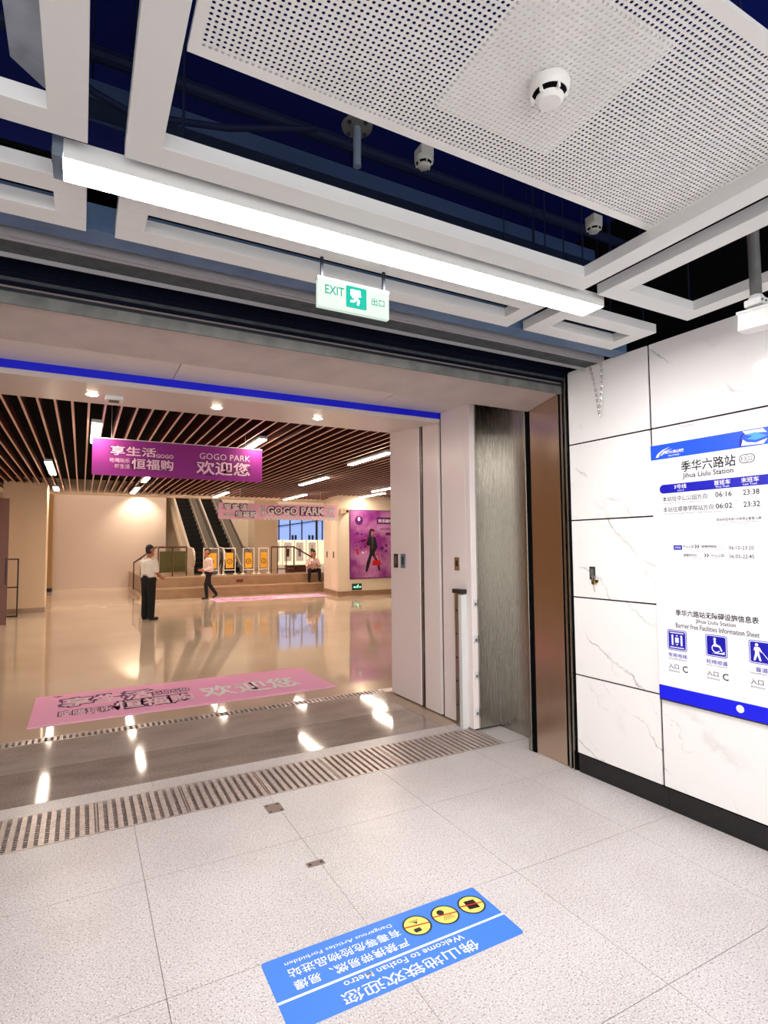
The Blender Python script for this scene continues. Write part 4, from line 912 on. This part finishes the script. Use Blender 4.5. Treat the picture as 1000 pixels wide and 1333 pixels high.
def person(label, loc, rz, caps, mats, hair, voxel=.011):
    """caps: (a, b, ra, rb, material index); local frame faces -Y"""
    t = thing('person', loc, label, 'person')
    mb = MB()
    for (a, b, ra, rb, mi) in caps: capsule(mb, a, b, ra, rb)
    me = bpy.data.meshes.new('tmp'); me.from_pydata(mb.v, [], mb.f)
    o = bpy.data.objects.new('tmp', me); COL.objects.link(o)
    md = o.modifiers.new('r', 'REMESH'); md.mode = 'VOXEL'; md.voxel_size = voxel
    ms = o.modifiers.new('s', 'SMOOTH'); ms.factor = .5; ms.iterations = 3
    dg = bpy.context.evaluated_depsgraph_get(); ev = o.evaluated_get(dg)
    body = bpy.data.meshes.new_from_object(ev); bpy.data.objects.remove(o); bpy.data.meshes.remove(me)
    body.materials.clear()
    for m in mats: body.materials.append(m)
    segs = [(Vector(a), Vector(b), ra, rb, mi) for (a, b, ra, rb, mi) in caps]
    for p in body.polygons:
        c = p.center; best = 1e9
        for a, b, ra, rb, mi in segs:
            d = b-a; L2 = d.length_squared; u = max(0, min(1, (c-a).dot(d)/L2)) if L2 > 0 else 0
            e = abs((c-(a+d*u)).length-(ra+(rb-ra)*u))
            if e < best: best = e; p.material_index = mi
    body.shade_smooth()
    ob = bpy.data.objects.new('body', body); COL.objects.link(ob); ob.parent = t
    hb = MB(); 
    for (a, b, ra, rb) in hair: capsule(hb, a, b, ra, rb)
    hm = bpy.data.meshes.new('hair'); hm.from_pydata(hb.v, [], hb.f); hm.materials.append(m_hair); hm.shade_smooth()
    ho = bpy.data.objects.new('hair', hm); COL.objects.link(ho); ho.parent = t
    t.rotation_euler = (0, 0, rz)
    return t
def hand(w, d, palm_n, caps, curl=.4, s=1.0):
    """palm and five fingers from wrist w, pointing along d, palm facing palm_n"""
    w = Vector(w); d = Vector(d).normalized(); n = Vector(palm_n); n = (n-d*n.dot(d)).normalized(); sd = d.cross(n)
    for k in (-1, 0, 1): caps.append((w+sd*.022*k, w+d*.075*s+sd*.024*k, .017, .016, 0))
    for k, L in zip((-1.5, -.5, .5, 1.5), (.058, .072, .076, .066)):
        a = w+d*.085*s+sd*.0165*k*1.1; b = a+(d*math.cos(curl*.6)+n*math.sin(curl*.6))*L*.5; c = b+(d*math.cos(curl*1.7)+n*math.sin(curl*1.7))*L*.5
        caps.append((a, b, .0095, .009, 0)); caps.append((b, c, .009, .0075, 0))
    a = w+d*.025+sd*.03; b = a+(d*.7+sd*.6+n*.3).normalized()*.038; c = b+(d*.9+n*.4).normalized()*.03
    caps.append((a, b, .012, .010, 0)); caps.append((b, c, .010, .008, 0))
def head(c, caps, look, tilt=0):
    """head centred at c, face towards look"""
    c = Vector(c); l = Vector(look).normalized(); s = l.cross(Z_).normalized()
    caps.append((c+Z_*.035-l*.012, c+Z_*.03+l*.015, .093, .088, 0)); caps.append((c-Z_*.05+l*.03, c-Z_*.075+l*.05, .062, .042, 0))
    caps.append((c-Z_*.01+l*.10, c-Z_*.03+l*.118, .010, .016, 0))                  # nose
    caps.append((c-Z_*.062+l*.088-s*.015, c-Z_*.062+l*.088+s*.015, .011, .011, 0))  # mouth
    for q in (-1, 1): caps.append((c+s*q*.086-Z_*.03, c+s*q*.088+Z_*.02, .016, .02, 0)); caps.append((c+s*q*.034+l*.082+Z_*.012, c+s*q*.036+l*.083+Z_*.012, .012, .012, 0))
    h = [(c+Z_*.072-l*.03, c+Z_*.078+l*.012, .084, .074), (c-Z_*.01-l*.042, c+Z_*.055-l*.035, .076, .086)]
    return h
def torso(caps, hip, chest, shirt, wid=.16):
    hip = Vector(hip); chest = Vector(chest)
    for q in (-1, 1):
        caps.append((hip+X_*.085*q, chest+X_*.10*q-Z_*.02, .115, .115, shirt)); caps.append((chest+X_*.10*q, chest+X_*wid*q+Z_*.055, .105, .062, shirt))
    caps.append((hip, chest, .125, .125, shirt)); caps.append((chest+Z_*.07, chest+Z_*.12, .085, .055, shirt))
MM = [m_skin, m_shirt, m_trous, m_shoe]
# 1: man standing with his back to the camera (faces away)
cp = []
torso(cp, (0, 0, 1.06), (0, .0, 1.32), 1, .17)
cp += [((0, 0, .93), (0, 0, 1.01), .14, .142, 2), ((-.08, 0, .95), (.08, 0, .95), .125, .125, 2)]
for q in (-1, 1):
    cp += [((.088*q, 0, .90), (.095*q, -.005, .50), .108, .088, 2), ((.095*q, -.005, .50), (.105*q, .01, .10), .086, .076, 2), ((.105*q, .03, .045), (.12*q, -.16, .035), .045, .036, 3)]
cp += [((0, 0, 1.44), (0, -.015, 1.54), .055, .052, 0)]
cp += [((-.19, 0, 1.37), (-.235, .0, 1.17), .072, .066, 1), ((-.235, .0, 1.14), (-.20, -.20, .99), .047, .036, 0), ((.19, 0, 1.37), (.235, -.08, 1.18), .072, .068, 1), ((.235, -.08, 1.15), (.16, -.27, 1.10), .047, .036, 0)]
hand((-.195, -.22, .98), (.15, -.8, -.25), (.9, 0, .2), cp, .6); hand((.15, -.285, 1.095), (-.5, -.8, .1), (0, .3, -.9), cp, .6)
hr = head((0, -.04, 1.62), cp, (-.1, -.8, -.35))
person('man in white shirt and black trousers standing with his back turned', (1.42, 14.47, 0), math.radians(128), cp, MM, hr)
ci, si = math.cos(math.radians(128)), math.sin(math.radians(128))
def m1(x, y, z): return Vector((1.42+x*ci-y*si, 14.47+x*si+y*ci, z))
t = thing('handheld_device', m1(.06, -.38, 1.06), 'small black device in the hand of the standing man', 'device')
d_ = (m1(.02, -.42, 1.10)-m1(.10, -.36, 1.10)).normalized(); n_ = d_.cross(Z_)
MB().fbox(m1(.06, -.385, 1.11), d_, n_, Z_, -.05, .06, -.04, .04, -.016, .016).build('body', m_pblack, t, bevel=.005)
MB().fbox(m1(.06, -.385, 1.11), d_, n_, Z_, -.04, .045, -.032, .032, .0161, .018).build('screen', m_lock, t)
# 2: man walking to the left
cp = []
torso(cp, (0, 0, .96), (0, -.02, 1.25), 1, .155)
cp += [((0, 0, .88), (0, 0, .94), .125, .13, 2), ((-.06, 0, .88), (.06, 0, .88), .11, .11, 2)]
cp += [((.08, 0, .86), (.085, -.13, .48), .092, .070, 2), ((.085, -.13, .48), (.09, -.10, .11), .068, .055, 2), ((.09, -.08, .045), (.095, -.25, .035), .04, .032, 3)]
cp += [((-.08, 0, .86), (-.085, .04, .48), .092, .070, 2), ((-.085, .04, .48), (-.09, .28, .15), .068, .055, 2), ((-.09, .31, .10), (-.095, .19, .035), .04, .032, 3)]
cp += [((0, -.02, 1.36), (0, -.06, 1.44), .052, .048, 0), ((.18, -.01, 1.28), (.22, .02, 1.04), .064, .056, 1), ((.22, .02, 1.04), (.19, -.20, .96), .052, .044, 1), ((-.18, -.01, 1.28), (-.22, .06, 1.04), .064, .056, 1), ((-.22, .06, 1.04), (-.2, -.16, .95), .052, .044, 1)]
hand((.185, -.23, .95), (-.1, -.9, .1), (-1, 0, 0), cp, .5); hand((-.195, -.19, .94), (.1, -.9, .1), (1, 0, 0), cp, .5)
hr = head((0, -.075, 1.525), cp, (0, -.85, -.4))
person('man in pale pink shirt and dark trousers walking past the steps', (3.76, 19.35, 0), math.radians(-80), cp, [m_skin, m_shirt_p, m_trous, m_shoe], hr)
# 3: man seated on the upper step, facing the camera, leaning forward
cp = []
torso(cp, (0, .05, .50), (0, -.14, .78), 1, .16)
cp += [((0, .06, .42), (0, .04, .46), .125, .13, 2)]
for q in (-1, 1):
    cp += [((.09*q, .04, .42), (.19*q, -.38, .46), .095, .072, 2), ((.19*q, -.38, .46), (.20*q, -.36, .11), .07, .055, 2), ((.20*q, -.34, .045), (.23*q, -.52, .035), .04, .032, 3)]
    cp += [((.18*q, -.14, .82), (.25*q, -.20, .62), .064, .056, 1), ((.25*q, -.20, .60), (.10*q, -.42, .57), .042, .032, 0)]
    hand((.09*q, -.44, .57), (-.5*q, -.7, -.1), (0, .2, -1), cp, .6)
cp += [((0, -.16, .90), (0, -.22, .98), .052, .05, 0)]
hr = head((0, -.25, 1.06), cp, (0, -.8, -.6))
person('man in pale shirt sitting on the upper step beside the pier', (7.86, 20.52, .352), math.radians(-8), cp, [m_skin, m_shirt_p, m_trous, m_shoe], hr)
